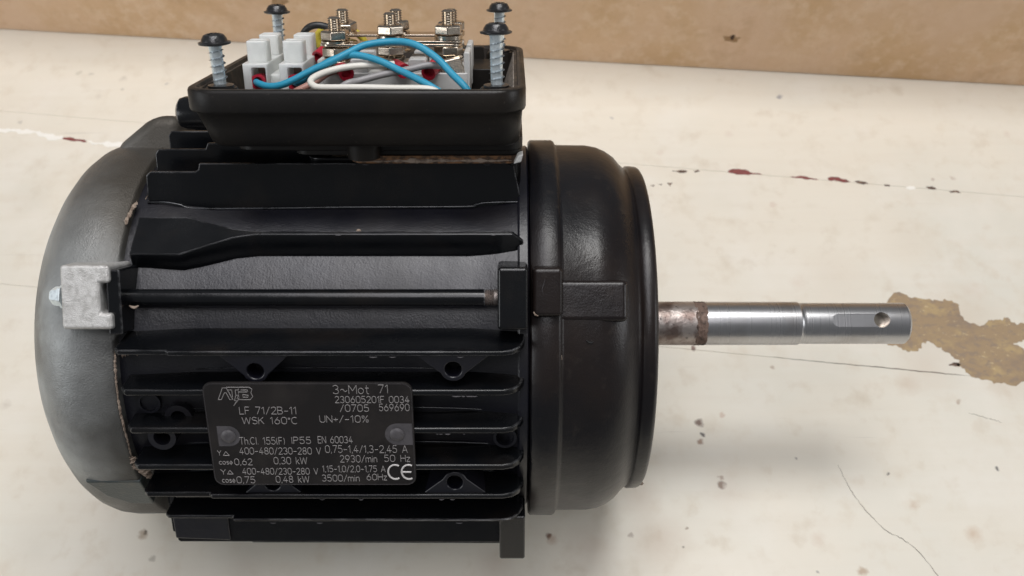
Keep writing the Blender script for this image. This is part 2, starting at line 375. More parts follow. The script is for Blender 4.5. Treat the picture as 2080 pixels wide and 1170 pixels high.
for u0 in (8.7, -3.2, -15.2, -27.2):
    def fp(x, du): u = u0 + 1.75 + du; return (x, u, math.sqrt(57.1**2 - (u-CU)**2))
    fillet([fp(-106, -.2), fp(-98, 0), fp(-84, .7), fp(-60, .8), fp(-30, .8), fp(-16, .5), fp(-6, 0), fp(2.6, -.1)], .25)

# mounting bosses with holes
def hole_cutter(x, u, v0, v1, r, seg=28):
    bm = lathe_along(bmesh.new(), [(0, r), (v1-v0, r)], L3(x, u, v0), L3(0, 0, 1), seg)
    return link_mesh('cutter', bm, M['dark'])
def boss(x, u, r, hr, uflat, halfw, v0, v1):
    s = 1 if uflat > u else -1; pts = []
    for i in range(13):
        a = R(-160 + 140*i/12) if s > 0 else R(20 + 140*i/12)
        pts.append((x + r*math.cos(a), u + r*math.sin(a)))
    if s > 0: pts = [(x-halfw, uflat)] + pts + [(x+halfw, uflat)]
    else: pts = [(x+halfw, uflat)] + pts + [(x-halfw, uflat)]
    bm = prism(bmesh.new(), pts, v0, v1, XUV); o = link_mesh('mounting_boss', bm, M['casting'], housing)
    cut(o, [hole_cutter(x, u, v1-7, v1+2, hr)])
    b = o.modifiers.new('bevel', 'BEVEL'); b.width = 0.3*MM; b.segments = 2; b.limit_method = 'ANGLE'; b.angle_limit = R(40)
    bm = lathe_along(bmesh.new(), [(0, hr*0.98), (0.2, hr*0.98)], L3(x, u, v1-6.2), L3(0, 0, 1), 20)
    link_mesh('hole_bottom', bm, M['dark'], o)
boss(-69.8, 14.9, 3.6, 2.3, 20.6, 10.3, 52, 65.0)
boss(-16.0, 15.4, 3.6, 2.3, 20.6, 11.0, 52, 65.0)
boss(-69.6, -23.4, 3.6, 2.3, -27.8, 9.6, 48, 61.6)
boss(-16.6, -23.0, 3.6, 2.3, -27.8, 10.6, 48, 61.6)
for x, u, r, hr, v1 in ((-98.4, -6.4, 3.9, 2.4, 64.2), (-94.6, -2.4, 3.9, 2.2, 60.0), (-102.6, 1.8, 3.2, 2.6, 59.2), (-2.0, -9.3, 3.4, 2.6, 59.4)):
    bm = lathe_along(bmesh.new(), [(0, r), (v1-50, r)], L3(x, u, 50), L3(0, 0, 1), 28)
    o = link_mesh('mounting_boss', bm, M['casting'], housing); cut(o, [hole_cutter(x, u, v1-6, v1+2, hr)])
    bm = lathe_along(bmesh.new(), [(0, hr*0.98), (0.2, hr*0.98)], L3(x, u, v1-5.6), L3(0, 0, 1), 20); link_mesh('hole_bottom', bm, M['dark'], o)

# --- tie rods
def rod_pt(psi, x, rr=62): return L3(x, rr*math.cos(R(psi)), rr*math.sin(R(psi)))
for psi in (59.2, 120, -60, -120):
    hidden_end = psi == 120
    xr = -3.5
    x0 = 8 if hidden_end else 0
    bm = lathe_along(bmesh.new(), [(x0, 2.0), (x0+0.4, 2.35), (xr+108-3, 2.35)], rod_pt(psi, -109), Vector((1, 0, 0)), 24)
    rod = link_mesh('tie_rod', bm, M['paint'], motor)
    bm = bmesh.new()
    prof = [(xr+108-3, 2.0)]
    for k in range(5): prof += [(xr+108-3+k*0.55+0.1, 1.95), (xr+108-3+k*0.55+0.32, 2.4)]
    prof += [(xr+108+2, 1.9)]
    lathe_along(bm, prof, rod_pt(psi, -109), Vector((1, 0, 0)), 24); link_mesh('rod_thread', bm, M['rustysteel'], rod)
    if hidden_end: continue
    bm = lathe_along(bmesh.new(), [(0, 1.6), (0.3, 2.6), (1.6, 2.9), (2.3, 2.5), (2.6, 2.2)], rod_pt(psi, -112.6), Vector((1, 0, 0)), 6 if psi > 90 else 24)
    link_mesh('rod_collar', bm, M['zinc'], rod)
    bm = lathe_along(bmesh.new(), [(0, 0), (0, 1.5), (0.5, 2.3), (1.2, 2.7), (2.6, 2.8), (2.8, 3.4), (3.6, 3.4)], rod_pt(psi, -126.2, 64.6), Vector((1, 0, 0)), 6)
    link_mesh('bolt_head', bm, M['zinc'], rod, smooth=20, bevel=0.15)

# --- silver end shield (left)
bm = lathe(bmesh.new(), [(-109.9, 50), (-109.9, 61.6), (-110.6, 62.3), (-121, 62.5), (-125, 62.0), (-128.5, 60.6), (-131.8, 58.2), (-135, 54.6), (-138.2, 49.8), (-141.2, 43.5),
                         (-143.6, 36), (-145.4, 27), (-146.6, 16), (-147, 0)], c=(CU, 0), seg=128)
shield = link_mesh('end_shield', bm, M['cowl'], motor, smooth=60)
f = frame_psi(74)
pts = [(-121.0, 8.2), (-107.6, 8.2), (-107.6, 12.4), (-110.6, 12.4), (-110.6, 20.6), (-107.9, 20.6), (-107.9, 25.4), (-121.0, 25.4)]
bm = prism(bmesh.new(), pts, 46, 67.8, f, lambda a, b, w: (a - (0.0 if w > 60 else 3)*(a < -115), b - (3.6 if (w < 60 and b < 10) else 0), w))
link_mesh('bolt_lug', bm, M['rawalu'], shield, bevel=0.9, seg=3)
def bump_lug(psi, name, x0, x1, x2, ta, tb, n1, n0=58, mat='cowl', parent=None, bev=2.4):
    """wedge-like swelling: rises from n0 at x0 to n1 at x1, runs on to x2"""
    f = frame_psi(psi)
    bm = bmesh.new(); ring = []
    for t in (ta, tb):
        ring.append([bm.verts.new(f(x, t, n)) for x, n in ((x0, n0-1.5), (x1, n1), (x2, n1), (x2, 48), (x0, 48))])
    bm.faces.new(ring[0]); bm.faces.new(ring[1][::-1])
    for i in range(5): bm.faces.new((ring[0][i], ring[0][(i+1) % 5], ring[1][(i+1) % 5], ring[1][i]))
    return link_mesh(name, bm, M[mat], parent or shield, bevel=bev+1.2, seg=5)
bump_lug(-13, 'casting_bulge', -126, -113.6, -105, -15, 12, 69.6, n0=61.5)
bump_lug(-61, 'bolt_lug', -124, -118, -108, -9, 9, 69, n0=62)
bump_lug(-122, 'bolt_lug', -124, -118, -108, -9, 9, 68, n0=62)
bm = prism(bmesh.new(), [(-126.0, 5), (-109.6, 5), (-109.6, -9), (-116.5, -9), (-122.5, -4)], 50, 63.0, frame_psi(118))
link_mesh('flat_facet', bm, M['cowldark'], shield, bevel=0.6, seg=3)

# --- right end bell with flange
prof = [(5.2, 50), (5.2, 62.2), (5.8, 62.9), (12.8, 62.9), (13.6, 62.4), (13.9, 61.6), (14.6, 61.3), (24.0, 61.2), (27.5, 60.6), (30.5, 59.3), (33.0, 57.6), (34.8, 55.5), (35.9, 54.5), (36.6, 53.8), (37.1, 53.6), (37.5, 53.9), (37.9, 54.3),
        (40.6, 54.2), (41.4, 53.8), (41.9, 53.0), (42.1, 52.2), (42.1, 44), (41.0, 43.4), (40.6, 38), (40.6, 20), (43, 19), (43.4, 12), (42.5, 9), (42.5, 0)]
bm = lathe(bmesh.new(), prof, c=(CU, 0), seg=160)
bell = link_mesh('end_bell', bm, M['bell'], motor, smooth=50)
lug(74, 5.6, 13.9, 11.0, 24.4, 44, 64.2, M['bell'], bell, bev=1.3, name='bolt_pad')
lug(66, 12, 32.2, 0.6, 12.2, 50, 61.3, M['bell'], bell, bev=1.6, name='bolt_swelling')
lug(-59.5, 5.6, 13.9, -8.2, 7.4, 50, 64.4, M['paint'], bell, bev=0.6, name='bolt_pad')
lug(-59.0, 12, 32.6, -5.4, 7.0, 50, 61.9, M['bell'], bell, bev=1.8, name='bolt_swelling')

# --- shaft
bm = lathe(bmesh.new(), [(40, 7.45), (62.6, 7.45), (62.6, 7.0)], seg=64)
shaft = empty('shaft', motor)
link_mesh('shaft_root', bm, M['rustysteel'], shaft)
bm = bmesh.new(); prof = []
for i in range(9): prof.append((61.8 + 4*i/8, 7.46 + 0.08*math.sin(i*2.1)))
prof = [(61.8, 7.0)] + prof + [(65.9, 7.0)]
lathe(bm, prof, seg=72)
for v in bm.verts:
    v.co += Vector((noise.noise(v.co*900), noise.noise(v.co*700 + Vector((5, 5, 5))), noise.noise(v.co*800)))*0.00025
link_mesh('rust_ring', bm, M['rust'], shaft)
bm = lathe(bmesh.new(), [(65.5, 7.2), (65.5, 7.4), (66, 7.4), (96.8, 7.4), (97.2, 7.4), (97.5, 7.15), (98.4, 6.96), (99.2, 7.01), (99.8, 7.02), (133.0, 7.02), (133.5, 7.0), (134.3, 6.2), (134.3, 0)], seg=96)
spindle = link_mesh('spindle', bm, M['steel'], shaft)
psi_c = 57
cuts = []
f = frame_psi(psi_c)
bm = prism(bmesh.new(), rrect(107.4, 125.5, -2.2, 2.2, 2.1, 5), 6.45, 9, f); cuts.append(link_mesh('cutter', bm, M['steel']))
bm = lathe_along(bmesh.new(), [(-2, 2.6), (12, 2.6)], f(124.0, 0.2, 0), (f(0, 0, 1)-f(0, 0, 0)), 28); cuts.append(link_mesh('cutter', bm, M['steel']))
cut(spindle, cuts)
bm = lathe_along(bmesh.new(), [(0, 2.55), (0.2, 2.55)], f(124.0, 0.2, 2.5), (f(0, 0, 1)-f(0, 0, 0)), 20); link_mesh('cross_hole_bottom', bm, M['nickel'], shaft)

# --- nameplate
plate_v = 67.0
bm = prism(bmesh.new(), rrect(-84.2, -27.1, -20.2, 12.4, 2.6, 6), 66.1, plate_v, XUV)
plate = link_mesh('nameplate', bm, M['plate'], motor, bevel=0.12)
def tab(x0, x1, side):
    u0, u1 = (-7.4, -1.0) if side < 0 else (-7.0, -0.2)
    r = (u1-u0)/2; cu = (u0+u1)/2; pts = []
    for i in range(15):
        a = R(-90 + 180*i/14) if side < 0 else R(90 + 180*i/14)
        cx = (x1-r) if side < 0 else (x0+r)
        pts.append((cx + r*math.cos(a), cu + r*math.sin(a)))
    pts += [(x0, u1), (x0, u0)] if side < 0 else [(x1, u0), (x1, u1)]
    bm = prism(bmesh.new(), pts, plate_v-0.1, plate_v+0.03, XUV); link_mesh('rivet_tab', bm, M['tab'], plate)
    cx = -78.6 if side < 0 else -31.9
    bm = lathe_along(bmesh.new(), [(-0.4, 2.0), (0.25, 2.0), (0.6, 1.6), (0.8, 0.8), (0.62, 0)], L3(cx, cu, plate_v), L3(0, 0, 1), 24)
    link_mesh('rivet', bm, M['tab'], plate)
tab(-81.6, -75.4, -1); tab(-35.2, -27.6, 1)
bm = tube(bmesh.new(), [L3(a, b, plate_v+0.01) for a, b in (rrect(-83.9, -27.4, -19.9, 12.1, 2.4, 6) + [rrect(-83.9, -27.4, -19.9, 12.1, 2.4, 6)[0]])], 0.05, 4)
link_mesh('plate_border', bm, M['tab'], plate)

# stroke lettering
def arc(cx, cy, rx, ry, a0, a1, n=8): return [(cx + rx*math.cos(R(a0+(a1-a0)*i/n)), cy + ry*math.sin(R(a0+(a1-a0)*i/n))) for i in range(n+1)]
GL = {
 '0': (.62, [arc(.31, .69, .29, .31, 0, 180) + arc(.31, .31, .29, .31, 180, 360) + [(.6, .69)]]),
 '1': (.32, [[(.02, .78), (.24, 1), (.24, 0)]]),
 '2': (.6, [arc(.3, .72, .27, .28, 165, -25) + [(.02, 0), (.6, 0)]]),
 '3': (.58, [arc(.27, .75, .25, .25, 150, -90), arc(.27, .26, .29, .26, 90, -150)]),
 '4': (.64, [[(.42, 0), (.42, .62)], [(.4, 1), (.02, .28), (.64, .28)]]),
 '5': (.6, [[(.54, 1), (.1, 1), (.06, .56)] + arc(.28, .32, .3, .32, 120, -150)]),
 '6': (.62, [[(.42, 1), (.06, .45)] + arc(.31, .31, .28, .31, 150, 510, 12)]),
 '7': (.56, [[(.0, 1), (.56, 1), (.16, 0)]]),
 '8': (.6, [arc(.3, .76, .24, .24, -90, 270, 12), arc(.3, .26, .28, .26, 90, 450, 12)]),
 '9': (.62, [[(.2, 0), (.56, .55)] + arc(.31, .69, .28, .31, -30, 330, 12)]),
 'A': (.7, [[(0, 0), (.35, 1), (.7, 0)], [(.12, .33), (.58, .33)]]),
 'B': (.6, [[(0, 0), (0, 1), (.3, 1)] + arc(.32, .76, .22, .24, 90, -90, 6) + [(0, .52)], [(.3, .52)] + arc(.34, .26, .24, .26, 90, -90, 6) + [(0, 0)]]),
 'C': (.66, [arc(.36, .5, .36, .5, 50, 310, 12)]),
 'E': (.52, [[(.52, 1), (0, 1), (0, 0), (.52, 0)], [(0, .52), (.44, .52)]]),
 'F': (.5, [[(.5, 1), (0, 1), (0, 0)], [(0, .52), (.42, .52)]]),
 'H': (.6, [[(0, 0), (0, 1)], [(.6, 0), (.6, 1)], [(0, .52), (.6, .52)]]),
 'I': (.1, [[(.05, 0), (.05, 1)]]),
 'K': (.58, [[(0, 0), (0, 1)], [(.56, 1), (0, .42)], [(.2, .6), (.58, 0)]]),
 'L': (.5, [[(0, 1), (0, 0), (.5, 0)]]),
 'M': (.74, [[(0, 0), (0, 1), (.37, .35), (.74, 1), (.74, 0)]]),
 'N': (.62, [[(0, 0), (0, 1), (.62, 0), (.62, 1)]]),
 'P': (.56, [[(0, 0), (0, 1), (.3, 1)] + arc(.3, .75, .25, .25, 90, -90, 6) + [(0, .5)]]),
 'S': (.58, [arc(.29, .75, .26, .25, 30, 240, 8)[:-1] + arc(.29, .27, .28, .27, 80, -150, 9)]),
 'T': (.6, [[(0, 1), (.6, 1)], [(.3, 1), (.3, 0)]]),
 'U': (.6, [[(0, 1), (0, .3)] + arc(.3, .3, .3, .3, 180, 360, 8) + [(.6, 1)]]),
 'V': (.66, [[(0, 1), (.33, 0), (.66, 1)]]),
 'W': (.96, [[(0, 1), (.22, 0), (.48, .95), (.74, 0), (.96, 1)]]),
 'Y': (.62, [[(0, 1), (.31, .5), (.62, 1)], [(.31, .5), (.31, 0)]]),
 'h': (.44, [[(0, 0), (0, 1)], [(0, .45)] + arc(.22, .42, .22, .22, 150, 0, 6) + [(.44, 0)]]),
 'l': (.08, [[(.04, 0), (.04, 1)]]),
 'o': (.5, [arc(.25, .33, .25, .33, 0, 360, 12)]),
 't': (.34, [[(.14, 1), (.14, .14), (.24, 0), (.34, 0)], [(0, .66), (.34, .66)]]),
 'c': (.4, [arc(.24, .33, .24, .33, 50, 310, 9)]),
 's': (.36, [arc(.18, .49, .16, .16, 30, 240, 6)[:-1] + arc(.18, .17, .18, .17, 80, -150, 6)]),
 'k': (.42, [[(0, 0), (0, 1)], [(.38, .66), (0, .28)], [(.14, .4), (.42, 0)]]),
 'm': (.74, [[(0, 0), (0, .66)], [(0, .4)] + arc(.185, .44, .185, .22, 160, 0, 6) + [(.37, 0)], [(.37, .4)] + arc(.555, .44, .185, .22, 160, 0, 6) + [(.74, 0)]]),
 'i': (.08, [[(.04, 0), (.04, .66)], [(.04, .85), (.04, .92)]]),
 'n': (.42, [[(0, 0), (0, .66)], [(0, .42)] + arc(.21, .44, .21, .22, 160, 0, 6) + [(.42, 0)]]),
 'z': (.42, [[(0, .66), (.42, .66), (0, 0), (.42, 0)]]),
 '/': (.46, [[(0, -.05), (.46, 1.02)]]), '-': (.5, [[(.03, .42), (.47, .42)]]), '+': (.5, [[(0, .42), (.5, .42)], [(.25, .17), (.25, .67)]]),
 ',': (.1, [[(.07, .1), (.02, -.12)]]), '.': (.08, [[(.04, 0), (.04, .07)]]), '°': (.22, [arc(.11, .78, .1, .1, 0, 360, 8)]),
 '~': (.62, [arc(.16, .4, .15, .13, 180, 0, 6) + arc(.46, .4, .15, .13, 180, 360, 6)]),
 '(': (.2, [arc(.3, .45, .28, .6, 130, 230, 6)]), ')': (.2, [arc(-.1, .45, .28, .6, 50, -50, 6)]),
 '%': (.74, [[(.1, 0), (.64, 1)], arc(.15, .8, .13, .19, 0, 360, 8), arc(.59, .2, .13, .19, 0, 360, 8)]),
 'D': (.66, [[(0, 0), (.66, 0), (.33, .78), (0, 0), (.66, 0)]]),                                  # delta sign
 'f': (.44, [arc(.22, .33, .22, .26, 0, 360, 10), [(.22, -.12), (.22, .8)]]),                     # phi
 ' ': (.42, []),
}
def write(s, x0, x1, u, h, wt=0.095, mat='print', bottom=1.0):
    gap = .16; tot = sum(GL[c][0] for c in s) + gap*(len(s)-1); k = (x1-x0)/tot; x = x0
    bm = bmesh.new()
    for c in s:
        w, strokes = GL[c]
        for st in strokes:
            run = [st[0]]; runs = []
            for a, b in zip(st[1:], st[2:] + [None]):
                run.append(a)
                if b:
                    p = run[-2]; d1 = math.atan2(a[1]-p[1], a[0]-p[0]); d2 = math.atan2(b[1]-a[1], b[0]-a[0])
                    if abs((d2-d1+math.pi) % (2*math.pi) - math.pi) > 0.9: runs.append(run); run = [a]
            runs.append(run)
            for q, rn in enumerate(runs): tube(bm, [L3(x + a*k, u + b*h, plate_v + 0.030 + 0.006*q) for a, b in rn], wt, 6)
        x += (w + gap)*k
    o = link_mesh('lettering', bm, M[mat], plate); return o
LINES = [('3~Mot', -48.7, -38.9, 9.1, 2.6), ('71', -36.3, -33.6, 9.3, 2.5), ('230605201F 0034', -48.3, -28.0, 6.3, 2.0), ('/0705', -47.1, -39.2, 3.6, 2.1), ('569690', -36.4, -28.1, 3.8, 2.1), ('LF 71/2B-11', -74.7, -59.1, 2.8, 2.2), ('WSK 160°C', -74.3, -59.1, -0.3, 2.1), ('UN+/-10%', -52.9, -39.5, 0.2, 2.1), ('Th.Cl. 155(F)', -75.7, -63.2, -6.8, 2.2), ('IP55', -61.3, -55.9, -6.6, 2.1), ('EN 60034', -53.9, -44.3, -6.4, 2.1), ('Y', -82.3, -81.3, -10.4, 1.6), ('D', -80.8, -79.1, -10.4, 1.6), ('400-480/230-280 V', -76.1, -53.4, -10.0, 2.1), ('0,75-1,4/1,3-2,45 A', -52.1, -29.2, -9.5, 2.3), ('cosf', -82.2, -78.5, -13.3, 1.5), ('0,62', -77.9, -72.9, -13.5, 2.0), ('0,30 kW', -66.8, -57.5, -13.2, 2.2), ('2930/min', -48.2, -37.9, -12.6, 2.2), ('50 Hz', -35.8, -28.6, -12.4, 2.1), ('Y', -82.1, -80.7, -16.6, 1.6), ('D', -80.3, -78.7, -16.5, 1.6), ('400-480/230-280 V', -76.0, -54.7, -16.6, 2.0), ('1,15-1,0/2,0-1,75 A', -53.4, -35.7, -15.8, 2.0), ('cosf', -82.0, -78.4, -19.3, 1.6), ('0,75', -77.9, -72.7, -19.5, 2.1), ('0,48 kW', -66.8, -57.4, -19.3, 2.1), ('3500/min', -53.7, -43.2, -18.9, 2.1), ('60Hz', -41.1, -35.4, -18.5, 2.0)]
for s, x0, x1, u, h in LINES: write(s, x0, x1, u, h)
def stroke_px(polys, wt, mat, name):
    bm = bmesh.new()
    for p in polys: tube(bm, [L3(a, b, plate_v+0.04) for a, b in p], wt, 6)
    return link_mesh(name, bm, M[mat], plate)
# CE mark
CEx, CEu, CEr = (-32.8, -15.8, 2.35)
stroke_px([arc(CEx-.1, CEu, 2.0, 2.35, 58, 302, 16)], 0.27, 'printbold', 'ce_mark')
stroke_px([arc(CEx+3.7, CEu, 2.0, 2.35, 62, 298, 16), [(CEx+3.7-1.9, CEu), (CEx+3.7+0.7, CEu)]], 0.27, 'printbold', 'ce_mark')
# maker's emblem: outlined letters with a lightning flash
lx0, lx1, lu0, lu1 = (-80.1, -70.6, 7.3, 11.1)
def LG(p): return [(lx0 + (lx1-lx0)*a, lu0 + (lu1-lu0)*b) for a, b in p]
stroke_px([LG([(0, 0), (.16, .95), (.27, .95), (.42, .0), (.33, 0), (.25, .55), (.2, .55), (.09, 0), (0, 0)]),
           LG([(.27, 1), (.62, 1), (.62, .78), (.52, .78), (.52, .35)]), LG([(.33, .78), (.42, .78), (.42, .2)]),
           LG([(.62, 1), (.92, 1), (1, .85), (.96, .55), (1, .25), (.92, 0), (.6, 0), (.6, .62), (.86, .62)]),
           LG([(.72, .42), (.72, .2), (.86, .2), (.88, .34), (.72, .42)]), LG([(.68, .78), (.86, .78), (.88, .66)]),
           LG([(.52, .35), (.46, -.08), (.52, -.06), (.42, -.5), (.6, .08), (.54, .06), (.6, .36), (.52, .35)])], 0.1, 'print', 'emblem')

# --- terminal box
BX, BH = -42.0, 45.8
bm = bmesh.new()
def loop(u, il, ir, iv, r): return [bm.verts.new(L3(a, u, b)) for a, b in rrect(BX-BH+il, BX+BH-ir, -45.4+iv, 44.8-iv, r, 6)]
rings = [loop(*a) for a in ((71.6, 7.5, 4.5, 5, 5), (71.3, 6.2, 2.8, 3.6, 5.5), (72.2, 5.0, 1.8, 2.6, 6), (76, 3.4, 1.3, 2.0, 7), (80.4, 1.5, 0.9, 1.0, 8), (81.0, .2, .2, .2, 8.4), (81.6, 0, 0, 0, 8.5),
          (86.2, 0, 0, 0, 8.5), (86.9, .3, .3, .3, 8.3), (87.1, .9, .9, .9, 8.3), (87.1, 1.5, 1.5, 1.5, 7.7))]
for A, B in zip(rings, rings[1:]):
    for i in range(len(A)): bm.faces.new((A[i], A[(i+1) % len(A)], B[(i+1) % len(A)], B[i]))
bm.faces.new(rings[0])
box = link_mesh('terminal_box', bm, M['plastic'], motor, smooth=50)
bm = bmesh.new()
rings = [loop(*a) for a in ((87.1, 1.5, 1.5, 1.5, 7.7), (87.1, 2.2, 2.2, 2.2, 7), (86.2, 2.4, 2.4, 2.4, 6.8), (86.2, 3.2, 3.2, 3.2, 6), (83, 3.4, 3.4, 3.4, 6), (75, 4.6, 4.6, 4.6, 6), (74, 5.5, 5.5, 5.5, 5))]
for A, B in zip(rings, rings[1:]):
    for i in range(len(A)): bm.faces.new((A[i], A[(i+1) % len(A)], B[(i+1) % len(A)], B[i]))
bm.faces.new(rings[-1])
link_mesh('box_lining', bm, M['rimdust'], box, smooth=50)
for x, v in ((-79.8, 33.5), (-79.4, -35.6), (-4.3, 33.5), (-4.3, -35.6)):
    bm = lathe(bmesh.new(), [(74, 4.6), (85.2, 4.6), (86.0, 4.2), (86.0, 2.4), (80, 2.3), (80, 0)], axis='u', c=(x, v), seg=28)
    link_mesh('screw_post', bm, M['plastic'], box, bevel=0)
    bm = lathe(bmesh.new(), [(86.0, 2.2), (86.1, 3.5), (86.7, 3.5), (86.8, 2.2)], axis='u', c=(x, v), seg=28)
    link_mesh('rubber_washer', bm, M['blackhead'], box)
bm = prism(bmesh.new(), rrect(-38, 30, 75, 85.8, 1, 2), 0.4, 1.3, lambda a, b, w: L3(1.6 - w - (85.8-b)*0.32, b, a))     # pale scrape along the right inner wall
link_mesh('scraped_patch', bm, M['scuff'], box)
for x0, x1 in ((-14.5, -9.5), (-63, -59)):                                                                              # moulded ribs by the terminals
    bm = prism(bmesh.new(), rrect(x0, x1, 75, 88.5, .6, 2), -34, -30, XUV); link_mesh('moulded_rib', bm, M['plastic'], box, bevel=.2)
bm = prism(bmesh.new(), rrect(-13.5, -4.5, -30, -8, 1.0, 2), 75, 84.5, XVU); link_mesh('moulded_rib', bm, M['plastic'], box, bevel=.4)
# pedestal, gasket
bm = prism(bmesh.new(), rrect(-60, 2.6, -25, 25, 4, 4), 50, 64.2, XVU); link_mesh('box_pedestal', bm, M['paint'], housing, bevel=.5)
bm = prism(bmesh.new(), rrect(-46, 2.8, -32, 32, 4, 4), 64.25, 66.4, XVU); link_mesh('gasket', bm, M['gasket'], box)
bm = prism(bmesh.new(), rrect(-62, 2.9, -31.5, 31.5, 4, 4), 66.45, 68.0, XVU); link_mesh('box_foot', bm, M['plastic'], box, bevel=.3)
bm = prism(bmesh.new(), rrect(-78, 3.0, -33, 33, 5, 4), 68.05, 71.7, XVU); link_mesh('box_foot', bm, M['plastic'], box, bevel=.4)
bm = prism(bmesh.new(), [(0.4, 64.6), (2.6, 65.2), (3.2, 67.6), (1.6, 67.0)], 30, 34.6, XUV); link_mesh('sealant_lump', bm, M['whiteblock'], box, bevel=.4)
bm = lathe(bmesh.new(), [(66.6, 4.5), (71.6, 4.9), (71.8, 0)], axis='u', c=(-41.5, 34.5), seg=32); link_mesh('foot_boss', bm, M['plastic'], box)
bm = lathe(bmesh.new(), [(-96.8, 0), (-96.8, 3.0), (-96.0, 4.2), (-94.4, 4.7), (-80, 4.75)], c=(76.5, 21), seg=32); link_mesh('blanking_plug', bm, M['paint'], box)

# --- cover screws
def make_screw():
    s = empty('cover_screw', motor)
    bm = lathe(bmesh.new(), [(1.9, 1.9), (1.6, 3.2), (1.9, 4.3), (2.4, 4.35), (2.7, 3.5), (3.4, 3.3), (4.3, 2.7), (4.7, 1.6), (4.8, 0)], axis='u', seg=32)
    h = link_mesh('screw_head', bm, M['blackhead'], s, smooth=45)
    bars = []
    for a in (0.5, 0.5+math.pi/2):
        bm = prism(bmesh.new(), [(-1.9, -.42), (1.9, -.42), (1.9, .42), (-1.9, .42)], 3.3, 6, lambda p, q, w, a=a: L3(p*math.cos(a)-q*math.sin(a), w, p*math.sin(a)+q*math.cos(a)))
        bars.append(link_mesh('cutter', bm, M['dark']))
    cut(h, bars)
    bm = lathe(bmesh.new(), [(2.2, 2.3), (1.0, 1.75), (-16, 1.6), (-18, 0.4), (-18.3, 0)], axis='u', seg=24); link_mesh('screw_shank', bm, M['zinc'], s)
    n = 110; pts = []
    for i in range(n+1):
        q = i/n*8.8*2*math.pi; r = 1.75 - 0.12*i/n; pts.append(L3(r*math.cos(q), 0.4 - 16.5*i/n, r*math.sin(q)))
    bm = bmesh.new(); ring = []
    for i, p in enumerate(pts):
        rad = Vector((p.x, p.y, 0)).normalized()
        ring.append([bm.verts.new(p + rad*0.58*MM), bm.verts.new(p - rad*0.4*MM + Vector((0, 0, .17))*MM), bm.verts.new(p - rad*0.4*MM - Vector((0, 0, .17))*MM)])
    for A, B in zip(ring, ring[1:]):
        for k in range(3): bm.faces.new((A[k], A[(k+1) % 3], B[(k+1) % 3], B[k]))
    link_mesh('screw_thread', bm, M['zincdark'], s, smooth=30)
    return s
scr = make_screw()
spots = [((-80.5, 32.5), 95.6, 0.0, (1.2, -1.0)), ((-79.4, -35.6), 97.0, 1.0, (1.0, 0.6)), ((-4.3, 32.5), 98.4, 2.2, (0.6, 1.8)), ((-4.3, -35.6), 97.6, 0.4, (0, 0))]
for i, ((x, v), u, rz, (tx, ty)) in enumerate(spots):
    s = scr if i == 0 else copy_tree(scr, motor)
    s.location = L3(x, u, v); s.rotation_euler = (R(tx), R(ty), rz)

# --- white terminal board with studs
tb = empty('terminal_board', motor)
bm = prism(bmesh.new(), rrect(-56.2, -12.9, -17, 13, 1.2, 3), 74, 86.6, XVU); base = link_mesh('board_base', bm, M['whiteblock'], tb, bevel=.4)
studs = [(x, v) for v in (5.2, -9.6) for x in (-52.8, -36.2, -19.0)]
for v0, v1 in ((1.0, 12.4), (-16.6, -5.4)):
    for x0, x1 in ((-47.6, -42.4), (-30.6, -25.2)):
        bm = prism(bmesh.new(), rrect(x0, x1, 80, 90.6, .8, 3), v0, v1, XUV); link_mesh('barrier_wall', bm, M['whiteblock'], tb, bevel=.5)
    bm = prism(bmesh.new(), rrect(-57.2, -56.2+.4, 80, 90.4, .4, 2), v0, v1, XUV); link_mesh('barrier_wall', bm, M['whiteblock'], tb, bevel=.2)
    bm = prism(bmesh.new(), rrect(-14.2, -12.4, 80, 92.5, .6, 3), v0, v1, XUV); link_mesh('barrier_wall', bm, M['whiteblock'], tb, bevel=.4)
def nut_mesh(h=3.0, af=7.6):
    bm = bmesh.new(); rc = af/2/math.cos(R(30)); fl = af/2
    prof = [(0, fl*.97), (0.35, rc), (h-0.35, rc), (h, fl*.97)]
    rings = []
    for s, r in prof: rings.append([bm.verts.new(L3(r*math.cos(R(60*i)), s, r*math.sin(R(60*i)))) for i in range(6)])
    for A, B in zip(rings, rings[1:]):
        for i in range(6): bm.faces.new((A[i], A[(i+1) % 6], B[(i+1) % 6], B[i]))
    bm.faces.new(rings[0]); bm.faces.new(rings[-1]); return bm
proto_nut = link_mesh('hex_nut', nut_mesh(), M['nickel'], tb, bevel=.3, smooth=15)
bm = bmesh.new(); prof = [(-14, 1.9)]
s_ = -14
while s_ < 6.2: prof += [(s_, 1.65), (s_+.35, 2.0)]; s_ += .7
prof += [(6.5, 1.3), (6.6, 0)]
proto_stud = link_mesh('threaded_stud', lathe(bm, prof, axis='u', seg=20), M['nickel'], tb, smooth=60)
bm = lathe(bmesh.new(), [(0, 2.1), (0, 4.2), (.55, 4.2), (.55, 2.1)], axis='u', seg=32); proto_wash = link_mesh('plain_washer', bm, M['nickel'], tb)
first = dict(n=True, s=True, w=True)
def place(kind, proto, x, u, v, rz=0, tilt=0):
    if first.pop(kind, None): o = proto
    else: o = proto.copy(); COL.objects.link(o); o.parent = tb
    o.location = L3(x, u, v); o.rotation_euler = (R(tilt), 0, R(rz)); return o
